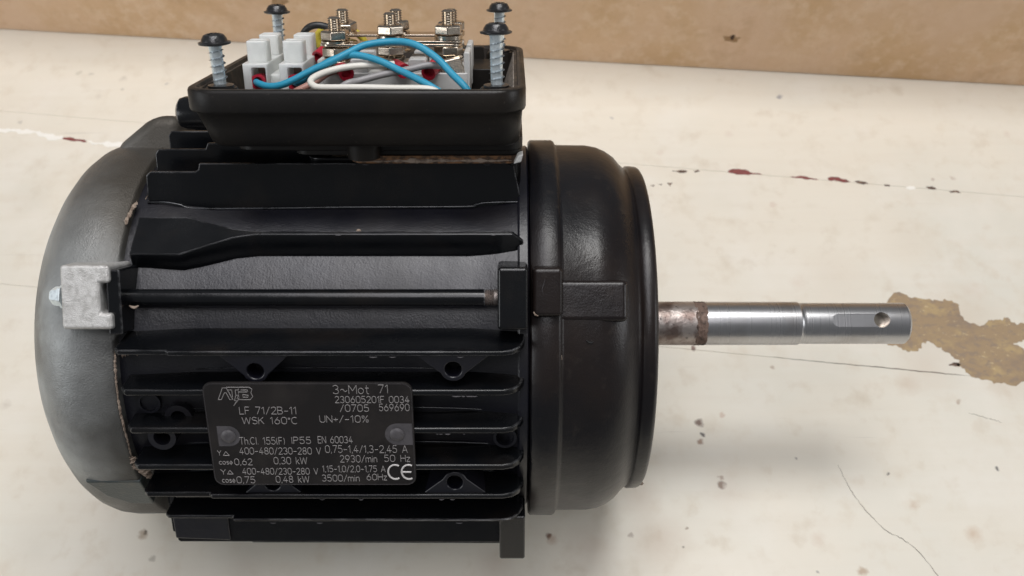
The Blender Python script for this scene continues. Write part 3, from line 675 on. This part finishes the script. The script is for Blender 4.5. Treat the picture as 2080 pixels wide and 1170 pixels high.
for i, (x, v) in enumerate(studs):
    front = v > 0; left = x < -50
    top = 95.0 if left else 96.6
    if not front: top = 96.0
    place('s', proto_stud, x, {0: 95.4, 1: 96.6, 2: 97.4}[i % 3] if front else 96.2, v)
    place('n', proto_nut, x, top, v, rz=[25, 38, 30, 12, 50, 20][i], tilt=0 if front else [10, -7, 0][i % 3])
    place('w', proto_wash, x, top-.6, v)
    if not left: place('w', proto_wash, x, top-1.15, v)
    place('n', proto_nut, x, 90.3 if left else 90.7, v, rz=[33, 30, 12, 5, 20, 40][i])
    place('w', proto_wash, x, 89.7, v)
def link_plate(x0, x1, u, v0, v1, th=.75):
    bm = prism(bmesh.new(), rrect(x0, x1, v0, v1, 3.4, 5), u, u+th, XVU); return link_mesh('link_plate', bm, M['nickel'], tb, bevel=.15)
link_plate(-57.2, -15.0, 93.6, 1.2, 9.2); link_plate(-40.6, -14.8, 94.5, 0.9, 9.0); link_plate(-57, -15, 94.6, -13.6, -5.6)
# crimped cable lugs with red sleeves, fixed under the nuts
sleeves = [((-50.6, 87.6, 11), (-48, 87.0, 17)), ((-34.2, 88.4, 11.5), (-31.4, 87.6, 16)), ((-22.6, 88.6, 11), (-24.4, 87.0, 16.2)), ((-58, 90.5, -4), (-59.6, 89.0, -1))]
for a, b in sleeves:
    pa, pb = L3(*a), L3(*b)
    bm = lathe_along(bmesh.new(), [(0, 1.1), (0, 2.0), ((pb-pa).length/MM, 2.2), ((pb-pa).length/MM, 1.5), ((pb-pa).length/MM-1.5, 1.3)], pa, pb-pa, 20)
    link_mesh('red_sleeve', bm, M['red'], tb)
for x, sx in ((-52.0, 1), (-35.6, 1), (-19.8, -1)):
    bm = prism(bmesh.new(), rrect(x-3.4, x+3.4, 1.5, 12, 2.4, 4), 88.8, 89.6, XVU); link_mesh('cable_lug', bm, M['nickel'], tb, bevel=.15)
bm = bmesh.new()                                                                                                   # the bent square tag at the right
q = [(-21.5, 90.0, 11.2), (-15.4, 91.4, 11.0), (-13.8, 87.2, 11.8), (-20.4, 85.6, 12.2)]
lo = [bm.verts.new(L3(*p)) for p in q]; hi = [bm.verts.new(L3(p[0], p[1]-.5, p[2]+.8)) for p in q]
bm.faces.new(lo); bm.faces.new(hi[::-1])
for i in range(4): bm.faces.new((lo[i], lo[(i+1) % 4], hi[(i+1) % 4], hi[i]))
link_mesh('bent_tag', bm, M['nickel'], tb, bevel=.2)

# --- milky screw connectors
def make_connector():
    c = empty('wire_connector', motor)
    bm = prism(bmesh.new(), rrect(-3.7, 3.4, -16, 16, .6, 2), 76, 89.6, XVU); b = link_mesh('connector_body', bm, M['milky'], c)
    bm = prism(bmesh.new(), rrect(-1.2, 3.0, 70, 88.6, .3, 1), 8, 20, XUV); cc = link_mesh('cutter', bm, M['milky']); cut(b, [cc])
    mod = b.modifiers.new('bevel', 'BEVEL'); mod.width = .35*MM; mod.segments = 2; mod.limit_method = 'ANGLE'; mod.angle_limit = R(40)
    for v in (9.4, -5.6):
        bm = prism(bmesh.new(), rrect(-2.9, 2.9, -3.2, 3.4, 1.0, 4), 89.2, 95.7, lambda a, b, w, v=v: L3(a, w, b+v), None)
        t = link_mesh('screw_turret', bm, M['milky'], c); bm2 = lathe(bmesh.new(), [(92, 2.2), (99, 2.2)], axis='u', c=(0, v), seg=24)
        cut(t, [link_mesh('cutter', bm2, M['milky'])])
        mod = t.modifiers.new('bevel', 'BEVEL'); mod.width = .3*MM; mod.segments = 2; mod.limit_method = 'ANGLE'; mod.angle_limit = R(40)
    bm = prism(bmesh.new(), rrect(-1.0, 2.9, 76.2, 88.4, .3, 1), 4.5, 8.6, XUV); link_mesh('metal_socket', bm, M['copper'], c)
    bm = lathe_along(bmesh.new(), [(0, 1.2), (0, 1.9), (5, 2.25), (5, 1.5), (3.4, 1.2)], L3(.5, 84.4, 10.8), L3(0, 0, 1), 24); link_mesh('red_ferrule', bm, M['red'], c)
    return c
con = make_connector(); con.location = L3(-74.8, 0, 0)
copy_tree(con, motor, L3(-64.2, 0, 0))
bm = prism(bmesh.new(), [(-72, 78), (-67, 78), (-67, 86), (-72, 86)], -3, 12, XUV); link_mesh('connector_bridge', bm, M['milky'], motor, bevel=.3)

# --- wires
def wire(name, pts, r, mat, seg=10):
    bm = tube(bmesh.new(), smooth_path([L3(*p) for p in pts], 7), r, seg); return link_mesh(name, bm, M[mat], motor, smooth=80)
wire('blue_wire', [(-75.1, 84.3, 15.0), (-73.0, 84.4, 19.0), (-70.1, 84.1, 21.0), (-66.7, 84.5, 22.0), (-62.6, 86.0, 22.0), (-57.3, 88.6, 21.0), (-50.6, 91.5, 20.0), (-46.6, 93.3, 18.0), (-42.0, 95.1, 16.0), (-34.6, 95.9, 15.0), (-28.1, 95.4, 17.0), (-21.8, 92.2, 20.0), (-17.0, 88.1, 24.0), (-13.8, 85.6, 27.0), (-11.8, 83.3, 28.0)], 1.02, 'blue')
wire('blue_wire', [(-64.0, 84.4, 15.0), (-61.8, 84.8, 19.0), (-59.5, 86.3, 18.5), (-55.4, 89.1, 18.0), (-51.1, 91.3, 17.6), (-46.4, 92.5, 18.0), (-42.0, 92.2, 19.0), (-37.2, 91.1, 21.0), (-32.4, 89.2, 23.0), (-27.6, 87.5, 26.0), (-22.7, 85.5, 29.0), (-19.2, 83.4, 30.0)], 1.02, 'blue')
wire('white_wire', [(-34.2, 89.7, 16.5), (-37.6, 89.7, 18.0), (-42.4, 89.7, 19.0), (-48.0, 89.3, 20.0), (-52.7, 88.4, 22.0), (-55.5, 87.5, 25.0), (-56.5, 86.6, 27.0), (-55.4, 85.7, 29.0), (-52.7, 85.3, 30.0), (-42.3, 85.5, 31.0), (-32.8, 85.3, 31.0), (-23.2, 85.1, 31.0), (-19.2, 83.2, 31.0)], 0.95, 'white')
wire('grey_wire', [(-20.6, 89.1, 16.0), (-22.6, 89.7, 19.0), (-24.9, 89.8, 20.0), (-29.5, 88.9, 21.0), (-37.2, 87.5, 22.0), (-43.3, 86.2, 24.0), (-46.7, 85.6, 26.0), (-50.2, 82.9, 26.0)], 1.0, 'grey')
wire('black_wire', [(-67.3, 91.3, -14.0), (-66.4, 94.2, -13.0), (-64.4, 96.6, -12.0), (-61.7, 97.5, -12.0), (-58.8, 97.1, -12.0), (-55.0, 96.0, -11.0)], 1.1, 'blackwire')
wire('yellow_wire', [(-62.2, 90.0, -18.0), (-62.6, 92.7, -18.0), (-61.8, 94.7, -18.0), (-58.9, 95.8, -18.0), (-55.1, 95.9, -18.0), (-51.5, 95.2, -18.0), (-48.5, 93.0, -18.0), (-47.0, 90.0, -18.0)], 1.15, 'yellow')
wire('brown_wire', [(-63.7, 81.9, 22.0), (-60.4, 83.6, 22.0), (-56.7, 85.2, 20.0), (-54.0, 86.7, 15.0), (-50.7, 87.8, 13.0)], 1.0, 'pink')

# --- grime and sealant at the joints
def residue(pts, width, thick, seed, parent, out=None, name='sealant_residue'):
    """an uneven smear of sealant along a line on the casting: lens-like cross section, broken and ragged"""
    r = random.Random(seed); P = smooth_path([L3(*p) for p in pts], 26); bm = bmesh.new(); rows = []
    for i, p in enumerate(P):
        t = (P[min(i+1, len(P)-1)] - P[max(i-1, 0)]).normalized()
        o = Vector(out).normalized() if out else Vector((0, p.y, p.z)).normalized()
        s = t.cross(o); k = i/(len(P)-1)
        w = width*(.25 + 1.1*abs(noise.noise(Vector((i*.21, seed, 0)))) + .5*r.random())*(1-abs(2*k-1)**5)
        c = p + s*width*.5*noise.noise(Vector((i*.13, seed*3, 7)))*MM
        th = thick*(.3+r.random())
        rows.append([bm.verts.new(c - s*w*(1+.4*r.random())*MM - o*.25*MM), bm.verts.new(c - s*w*.45*MM + o*th*r.uniform(.5, 1)*MM), bm.verts.new(c + s*w*.4*MM + o*th*r.uniform(.5, 1)*MM), bm.verts.new(c + s*w*(1+.4*r.random())*MM - o*.25*MM)])
    for A, B in zip(rows, rows[1:]):
        for k in range(3): bm.faces.new((A[k], A[k+1], B[k+1], B[k]))
        bm.faces.new((A[3], A[0], B[0], B[3]))
    bm.faces.new(rows[0]); bm.faces.new(rows[-1])
    return link_mesh(name, bm, M['residue'], parent, smooth=70)
def cylpt(x, psi, rr): return (x, rr*math.cos(R(psi)), rr*math.sin(R(psi)))
residue([cylpt(-107.2, 24, 59.3), cylpt(-107.6, 28, 59.4)], .9, .3, 11, shield)
residue([cylpt(-109.2, 30, 60.6), cylpt(-109.7, 34, 61.4), cylpt(-110.1, 39, 61.9)], .75, .4, 1, shield)
residue([cylpt(-109.8, 73, 61.6), cylpt(-108, 73, 59.9), cylpt(-102.0, 72.2, 59.8)], 1.9, .7, 2, shield)
residue([cylpt(-109.8, 73, 61.6), cylpt(-109.9, 78, 62), cylpt(-109.9, 90, 62), cylpt(-109.8, 105, 62)], .38, .35, 3, shield)
residue([cylpt(-110.4, 104, 61.8), cylpt(-109.6, 108, 61.6), cylpt(-108.4, 112, 61.0), cylpt(-107, 114, 61.0)], 2.1, .9, 4, shield)
residue([cylpt(5.0, 132, 62.4), cylpt(5.0, 138, 62.4)], .45, .3, 5, bell)
residue([cylpt(40.5, 137, 54.3), cylpt(41.8, 139, 54.2), cylpt(42.2, 142, 53.4)], .5, .4, 6, bell)
residue([(-44, 64.8, 32.2), (-20, 65, 32.3), (0, 65, 32.3)], .5, .3, 8, box, out=(0, -1, 0))
bm = bmesh.new(); bmesh.ops.create_icosphere(bm, subdivisions=2, radius=.75*MM, matrix=Matrix.Translation(L3(-44.2, 45.2, 36.0))); link_mesh('paint_fleck', bm, M['residue'], housing)

def nick(pts, w, mat, parent, name='paint_nick'):
    bm = tube(bmesh.new(), smooth_path(pts, 5), lambda t: w*(.3+.7*math.sin(math.pi*t)), 5); return link_mesh(name, bm, M[mat], parent)
f = frame_psi(74)
nick([f(9.0, 21.5, 64.22), f(8.6, 20, 64.22), f(8.2, 18.6, 64.22), f(8.4, 17.4, 64.2)], .07, 'tab', bell)
nick([f(5.9, 12.4, 64.0), f(6.3, 11.6, 64.0), f(7.2, 11.2, 63.9)], .25, 'residue', bell)
def cyl(x, psi, rr): return L3(*cylpt(x, psi, rr))
nick([cyl(13.7, 74, 61.9), cyl(13.8, 75.2, 61.9)], .3, 'residue', bell)
nick([cyl(28.6, 112, 59.9), cyl(29.6, 109, 59.4), cyl(30.2, 107, 59.2)], .16, 'tab', bell)
nick([cyl(20.5, 70.2, 61.2), cyl(21.6, 70.8, 61.2), cyl(22.6, 70.6, 61.2)], .3, 'dark', bell)
nick([cyl(-41.0, 54.2, 56.0), cyl(-39.8, 54.8, 56.0), cyl(-38.9, 53.9, 56.0), cyl(-37.8, 54.9, 56.0), cyl(-36.9, 54.1, 56.0)], .3, 'dark', housing)
nick([rod_pt(61.5, -104.8, 64.4), rod_pt(62, -103.4, 64.4), rod_pt(61.5, -102.2, 64.4)], .45, 'residue', housing)
for k in range(26):                                                                      # small knocks showing grey metal along the fin tips
    rr = random.Random(90+k); u, vt = rr.choice([(20.6, 66), (8.7, 66), (-3.2, 66), (-27.2, 62.6), (-38.6, 58.2), (46.4, 42.9), (62.8, 28)])
    x = rr.uniform(-88, -4) if u > 15 or u < -20 else rr.uniform(-25, -5); w = rr.uniform(.3, 2.2)
    nick([L3(x, u-.9 if u < 40 else u, vt), L3(x+w*.5, u-1.0 if u < 40 else u, vt+.02), L3(x+w, u-.9 if u < 40 else u, vt)], rr.uniform(.1, .2), 'tab', housing)

# ---------------------------------------------------------------- table and board behind it (world frame)
CAMP = cam.location.copy(); CR = cam.rotation_euler.to_matrix()
def T(px, py, z=TABLE_Z):
    d = CR @ Vector(((px-1040)/1900, (585-py)/1900, -1)); t = (z*MM - CAMP.z)/d.z
    return CAMP + d*t
TZ = TABLE_Z*MM
# table paint: cream with worn spots and painted warm shade below the motor, each spot with its own place and size
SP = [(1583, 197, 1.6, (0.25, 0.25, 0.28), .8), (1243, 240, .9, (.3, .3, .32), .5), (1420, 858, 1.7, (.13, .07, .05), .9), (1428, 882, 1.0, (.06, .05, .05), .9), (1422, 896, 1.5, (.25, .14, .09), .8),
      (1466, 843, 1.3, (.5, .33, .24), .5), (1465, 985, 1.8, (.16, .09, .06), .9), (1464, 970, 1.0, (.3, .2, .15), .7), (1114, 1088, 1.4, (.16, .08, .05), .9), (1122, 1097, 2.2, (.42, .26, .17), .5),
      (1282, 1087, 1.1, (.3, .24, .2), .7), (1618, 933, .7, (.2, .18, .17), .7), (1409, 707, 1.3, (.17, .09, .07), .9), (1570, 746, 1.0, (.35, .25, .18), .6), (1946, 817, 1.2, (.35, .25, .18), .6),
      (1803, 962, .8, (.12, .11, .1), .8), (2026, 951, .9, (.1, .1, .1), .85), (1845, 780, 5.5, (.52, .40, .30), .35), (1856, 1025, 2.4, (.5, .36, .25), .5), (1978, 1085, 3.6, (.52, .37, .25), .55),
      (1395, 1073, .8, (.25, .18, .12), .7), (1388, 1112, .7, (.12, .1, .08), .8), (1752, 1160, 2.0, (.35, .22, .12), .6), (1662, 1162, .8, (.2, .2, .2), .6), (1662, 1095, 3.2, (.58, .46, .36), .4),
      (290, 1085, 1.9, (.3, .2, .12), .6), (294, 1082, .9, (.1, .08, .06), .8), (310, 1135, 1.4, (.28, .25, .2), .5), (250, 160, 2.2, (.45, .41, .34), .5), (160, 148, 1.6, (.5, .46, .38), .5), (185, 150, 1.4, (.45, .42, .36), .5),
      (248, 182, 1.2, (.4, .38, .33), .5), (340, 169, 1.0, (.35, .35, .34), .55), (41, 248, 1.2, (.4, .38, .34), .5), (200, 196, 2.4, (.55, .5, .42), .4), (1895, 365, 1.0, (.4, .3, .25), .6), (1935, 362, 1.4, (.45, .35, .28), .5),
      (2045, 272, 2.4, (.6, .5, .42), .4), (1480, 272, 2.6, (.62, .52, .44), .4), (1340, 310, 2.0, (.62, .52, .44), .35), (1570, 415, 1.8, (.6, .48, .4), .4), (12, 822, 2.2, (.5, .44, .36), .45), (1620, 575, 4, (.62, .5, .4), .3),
      (1960, 660, 22, (.60, .50, .38), .45), (1880, 740, 14, (.60, .50, .40), .4), (2050, 770, 12, (.58, .48, .38), .4), (1700, 560, 16, (.66, .58, .48), .3), (250, 330, 14, (.62, .57, .48), .3), (60, 400, 12, (.62, .57, .48), .35), (1850, 480, 15, (.64, .57, .47), .3), (1980, 590, 6, (.66, .58, .5), .3), (1480, 1000, 10, (.6, .52, .44), .3), (1340, 1100, 12, (.56, .46, .37), .5), (1300, 1010, 9, (.52, .42, .34), .4), (1000, 1150, 8, (.56, .46, .38), .4), (60, 1120, 14, (.60, .56, .48), .4), (500, 1150, 7, (.60, .52, .44), .3), (1200, 1110, 10, (.58, .48, .40), .35)]  # broad brownish ones at the motor's lower right paint its warm shading
def table_extra(N, L, src, nz, ramp, mix, P):
    nn = N.new('ShaderNodeTexNoise'); nn.inputs['Scale'].default_value = 420; nn.inputs['Detail'].default_value = 4; L.new(src, nn.inputs['Vector'])
    sub = N.new('ShaderNodeVectorMath'); sub.operation = 'SUBTRACT'; L.new(nn.outputs['Color'], sub.inputs[0]); sub.inputs[1].default_value = (.5, .5, .5)
    sc = N.new('ShaderNodeVectorMath'); sc.operation = 'MULTIPLY_ADD'; L.new(sub.outputs[0], sc.inputs[0]); sc.inputs[1].default_value = (.0032, .0032, 0); L.new(src, sc.inputs[2])
    # long faint scratches
    mp = N.new('ShaderNodeMapping'); mp.inputs['Rotation'].default_value = (0, 0, .6); mp.inputs['Scale'].default_value = (18, 500, 1); L.new(src, mp.inputs[0])
    mix(ramp(nz(1.0, 4, .6, mp.outputs[0]), .68, .74, 0, .28), (.42, .38, .33))
    mp2 = N.new('ShaderNodeMapping'); mp2.inputs['Rotation'].default_value = (0, 0, -.06); mp2.inputs['Scale'].default_value = (12, 160, 1); L.new(src, mp2.inputs[0])
    mix(ramp(nz(1.0, 5, .6, mp2.outputs[0]), .45, .75, 0, .22), (.66, .58, .47))
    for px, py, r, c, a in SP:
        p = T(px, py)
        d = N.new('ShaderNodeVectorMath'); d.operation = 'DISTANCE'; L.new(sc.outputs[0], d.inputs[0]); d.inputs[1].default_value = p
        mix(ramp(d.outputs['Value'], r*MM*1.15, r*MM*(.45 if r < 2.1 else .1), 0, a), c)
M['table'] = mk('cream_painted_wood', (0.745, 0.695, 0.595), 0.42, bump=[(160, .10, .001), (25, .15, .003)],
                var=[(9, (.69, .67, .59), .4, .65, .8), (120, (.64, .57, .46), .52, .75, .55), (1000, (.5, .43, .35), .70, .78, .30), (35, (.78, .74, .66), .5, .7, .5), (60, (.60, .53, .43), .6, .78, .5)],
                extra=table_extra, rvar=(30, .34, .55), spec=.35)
M['board'] = mk('tan_fibreboard', (0.74, 0.52, 0.335), 0.85, bump=[(500, .4, .0006)], spec=.2,
                var=[(26, (.62, .41, .22), .42, .66, .8), (150, (.82, .63, .45), .45, .7, .7), (420, (.60, .41, .25), .55, .75, .5), (10, (.74, .53, .37), .45, .6, .8), (55, (.56, .36, .2), .58, .76, .7)])
M['chip'] = mk('old_red_paint', (.22, .055, .05), .6, var=[(700, (.12, .04, .035), .5, .6, .8)], bump=[(900, .5, .0004)])
M['chipdark'] = mk('dark_chip', (.10, .065, .05), .8, var=[(900, (.25, .17, .12), .5, .6, .8)])
M['bare'] = mk('bare_ochre_wood', (.34, .245, .145), .7, bump=[(500, .6, .0006)], stretch=(.7, 1, 1),
               var=[(140, (.46, .34, .17), .52, .64, .7), (90, (.27, .20, .14), .48, .6, .85), (420, (.26, .20, .15), .52, .62, .7), (700, (.58, .46, .28), .64, .7, .7)])
M['whiteridge'] = mk('fresh_white_paint', (.86, .84, .78), .4, bump=[(300, .6, .001)])
M['seamdark'] = mk('seam_dirt', (.10, .075, .055), .9)

top = empty('table_top'); top['kind'] = 'structure'
dirv = (T(2065, 407) - T(1365, 348)).normalized()
nrmv = Vector((-dirv.y, dirv.x, 0))
c1 = (T(1700, 368)-Vector((0, 0, TZ))).dot(nrmv); c2 = (T(1680, 736)-Vector((0, 0, TZ))).dot(nrmv)
def plank(a, b):
    bm = bmesh.new(); g = .00005
    P = [dirv*(-.9)+nrmv*(a+g), dirv*.9+nrmv*(a+g), dirv*.9+nrmv*(b-g), dirv*(-.9)+nrmv*(b-g)]
    lo = [bm.verts.new(Vector((p.x, p.y, TZ-.022))) for p in P]; hi = [bm.verts.new(Vector((p.x, p.y, TZ))) for p in P]
    bm.faces.new(lo[::-1]); bm.faces.new(hi)
    for i in range(4): bm.faces.new((lo[i], lo[(i+1) % 4], hi[(i+1) % 4], hi[i]))
    o = link_mesh('plank', bm, M['table'], top, bevel=.1); return o
W = c1 - c2
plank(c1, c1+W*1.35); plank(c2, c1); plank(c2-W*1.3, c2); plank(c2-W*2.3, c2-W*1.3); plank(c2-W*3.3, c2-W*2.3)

def jag(px_poly, mat, name, seed, h=.06, rough=.35, depth=3):
    r = random.Random(seed); P = [T(*p) for p in px_poly]
    for _ in range(depth):
        Q = []
        for a, b in zip(P, P[1:]+P[:1]):
            m = (a+b)/2; l = (b-a).length; n = Vector((-(b-a).y, (b-a).x, 0))
            Q += [a, m + n*r.uniform(-rough, rough)]
        P = Q
    bm = bmesh.new()
    lo = [bm.verts.new(Vector((p.x, p.y, TZ-.0001))) for p in P]; hi = [bm.verts.new(Vector((p.x, p.y, TZ+h*MM))) for p in P]
    bm.faces.new(hi); n = len(P)
    for i in range(n): bm.faces.new((lo[i], lo[(i+1) % n], hi[(i+1) % n], hi[i]))
    return link_mesh(name, bm, mat, top)
jag([(1838, 598), (1866, 606), (1895, 612), (1919, 607), (1943, 616), (1950, 636), (1976, 656), (2002, 657), (2020, 650), (2047, 645), (2066, 660), (2095, 668), (2120, 690), (2080, 690), (2058, 699), (2090, 716), (2180, 740),
     (2190, 790), (2100, 782), (2039, 777), (1997, 772), (1968, 760), (1945, 747), (1950, 732), (1924, 716), (1898, 700), (1872, 697), (1866, 712), (1846, 715), (1822, 702), (1790, 690), (1800, 640)], M['bare'], 'bare_wood_patch', 3, rough=.3, depth=3)
for i, (poly, m) in enumerate([
    ([(1478, 349), (1490, 341), (1508, 343), (1530, 352), (1548, 356), (1520, 357), (1490, 353)], 'chip'), ([(1604, 358), (1625, 356), (1650, 362), (1664, 366), (1640, 366), (1618, 362)], 'chip'),
    ([(1680, 362), (1700, 358), (1718, 364), (1728, 370), (1705, 369), (1684, 367)], 'chip'), ([(1735, 368), (1752, 368), (1765, 374), (1742, 373)], 'chipdark'), ([(1796, 374), (1808, 376), (1806, 380), (1797, 378)], 'chipdark'),
    ([(1880, 379), (1894, 378), (1902, 385), (1886, 384)], 'chipdark'), ([(1928, 388), (1946, 387), (1952, 393), (1932, 392)], 'chipdark'), ([(1365, 346), (1396, 347), (1395, 350), (1367, 348)], 'chipdark'),
    ([(1408, 347), (1418, 344), (1422, 348), (1411, 351)], 'chipdark'), ([(126, 278), (148, 279), (172, 284), (176, 290), (150, 288), (128, 283)], 'chip'), ([(1320, 377), (1330, 375), (1328, 380)], 'chipdark'),
    ([(1336, 374), (1346, 372), (1344, 377)], 'chipdark'), ([(1355, 371), (1366, 370), (1362, 381)], 'chipdark'), ([(1908, 361), (1898, 740), (1898, 742)][:0] or [(1795, 757), (1830, 742), (1866, 745), (1850, 750)][:0] or [(1926, 742), (1940, 735), (1952, 740), (1942, 746)], 'chipdark')]):
    cy = sum(p[1] for p in poly)/len(poly)
    jag([(p[0], cy + (p[1]-cy)*.8) for p in poly], M[m], 'paint_chip', 20+i, rough=.14, depth=2)
jag([(0, 260), (30, 262), (60, 264), (100, 272), (128, 276), (128, 281), (90, 278), (50, 272), (0, 268)], M['whiteridge'], 'paint_ridge', 50, h=.12, rough=.2)
jag([(178, 285), (205, 290), (250, 290), (262, 293), (225, 298), (190, 293)], M['whiteridge'], 'paint_ridge', 51, h=.12, rough=.2)
jag([(1840, 383), (1856, 378), (1860, 382), (1848, 386)], M['whiteridge'], 'paint_ridge', 52, h=.1, rough=.2)
def crack(pts, w, seed, name='hairline_crack'):
    r = random.Random(seed); path = []
    for p in smooth_path([T(*p) for p in pts], 10):
        path.append(Vector((p.x + r.gauss(0, .00012), p.y + r.gauss(0, .00012), TZ + .00002)))
    bm = tube(bmesh.new(), path, lambda t: w*(.35 + .65*abs(math.sin(t*23 + seed))*(1-abs(2*t-1)**4)), 5); link_mesh(name, bm, M['seamdark'], top)
crack([(1702, 945), (1725, 990), (1757, 1035), (1800, 1078), (1830, 1093), (1865, 1120), (1905, 1170), (1930, 1200)], .13, 4)
def on_seam(px, py):
    p = T(px, py) - Vector((0, 0, TZ)); p = p - nrmv*(p.dot(nrmv) - c2); return p
def seam_crack(px0, px1, w, seed):
    r = random.Random(seed); a, b = on_seam(*px0), on_seam(*px1); n = 60
    path = [a.lerp(b, i/n) + nrmv*r.gauss(0, .00010) + Vector((0, 0, TZ+.00002)) for i in range(n+1)]
    bm = tube(bmesh.new(), path, lambda t: w*(.25 + 1.0*t + .5*abs(math.sin(t*31)))*(1-abs(2*t-1)**8), 5); link_mesh('joint_crack', bm, M['seamdark'], top)
seam_crack((1560, 722), (1960, 758), .14, 9)
crack([(1968, 838), (2000, 848), (2035, 858)], .10, 5)

# board standing behind
A = T(0, 60); B = T(2080, 175)
bd = Vector((B.x-A.x, B.y-A.y, 0)).normalized(); bn = Vector((-bd.y, bd.x, 0))
bm = bmesh.new(); p0 = A - bd*.5; p1 = B + bd*.5
Q = [p0, p1, p1 + bn*.018, p0 + bn*.018]
lo = [bm.verts.new(Vector((p.x, p.y, TZ+.0003))) for p in Q]; hi = [bm.verts.new(Vector((p.x, p.y, TZ+.115))) for p in Q]
bm.faces.new(lo[::-1]); bm.faces.new(hi)
for i in range(4): bm.faces.new((lo[i], lo[(i+1) % 4], hi[(i+1) % 4], hi[i]))
board = link_mesh('backing_board', bm, M['board'], None, bevel=.5)
board['label'] = 'tan fibreboard panel standing upright along the back of the cream table'; board['category'] = 'board'
def on_board(px, py):
    d = CR @ Vector(((px-1040)/1900, (585-py)/1900, -1)); t = (A-CAMP).dot(bn)/d.dot(bn); return CAMP + d*t
M['knot'] = mk('dark_knot', (.07, .04, .025), .9)
M['stain'] = mk('brown_stain', (.36, .22, .11), .9, var=[(300, (.48, .33, .2), .45, .6, .7)])
def blot(px, py, sx, sz, mat, seed):
    r = random.Random(seed); c = on_board(px, py); bm = bmesh.new(); n = 40; ring = []
    for i in range(n):
        a = 2*math.pi*i/n; k = .7 + .5*noise.noise(Vector((math.cos(a)*1.7, math.sin(a)*1.7, seed)))+.1*r.random()
        ring.append(c - bn*.00005*(1 if mat == 'stain' else 2) + bd*math.cos(a)*sx*k*MM + Vector((0, 0, math.sin(a)*sz*k*MM)))
    f = [bm.verts.new(p) for p in ring]; g = [bm.verts.new(p + bn*.0003) for p in ring]; bm.faces.new(f)
    for i in range(n): bm.faces.new((f[i], f[(i+1) % n], g[(i+1) % n], g[i]))
    link_mesh('knot_mark', bm, M[mat], board)
blot(1486, 78, 5.5, 2.2, 'stain', 3); blot(1488, 76, 1.3, 2.2, 'knot', 1); blot(566, 2, 6, 4, 'stain', 5)
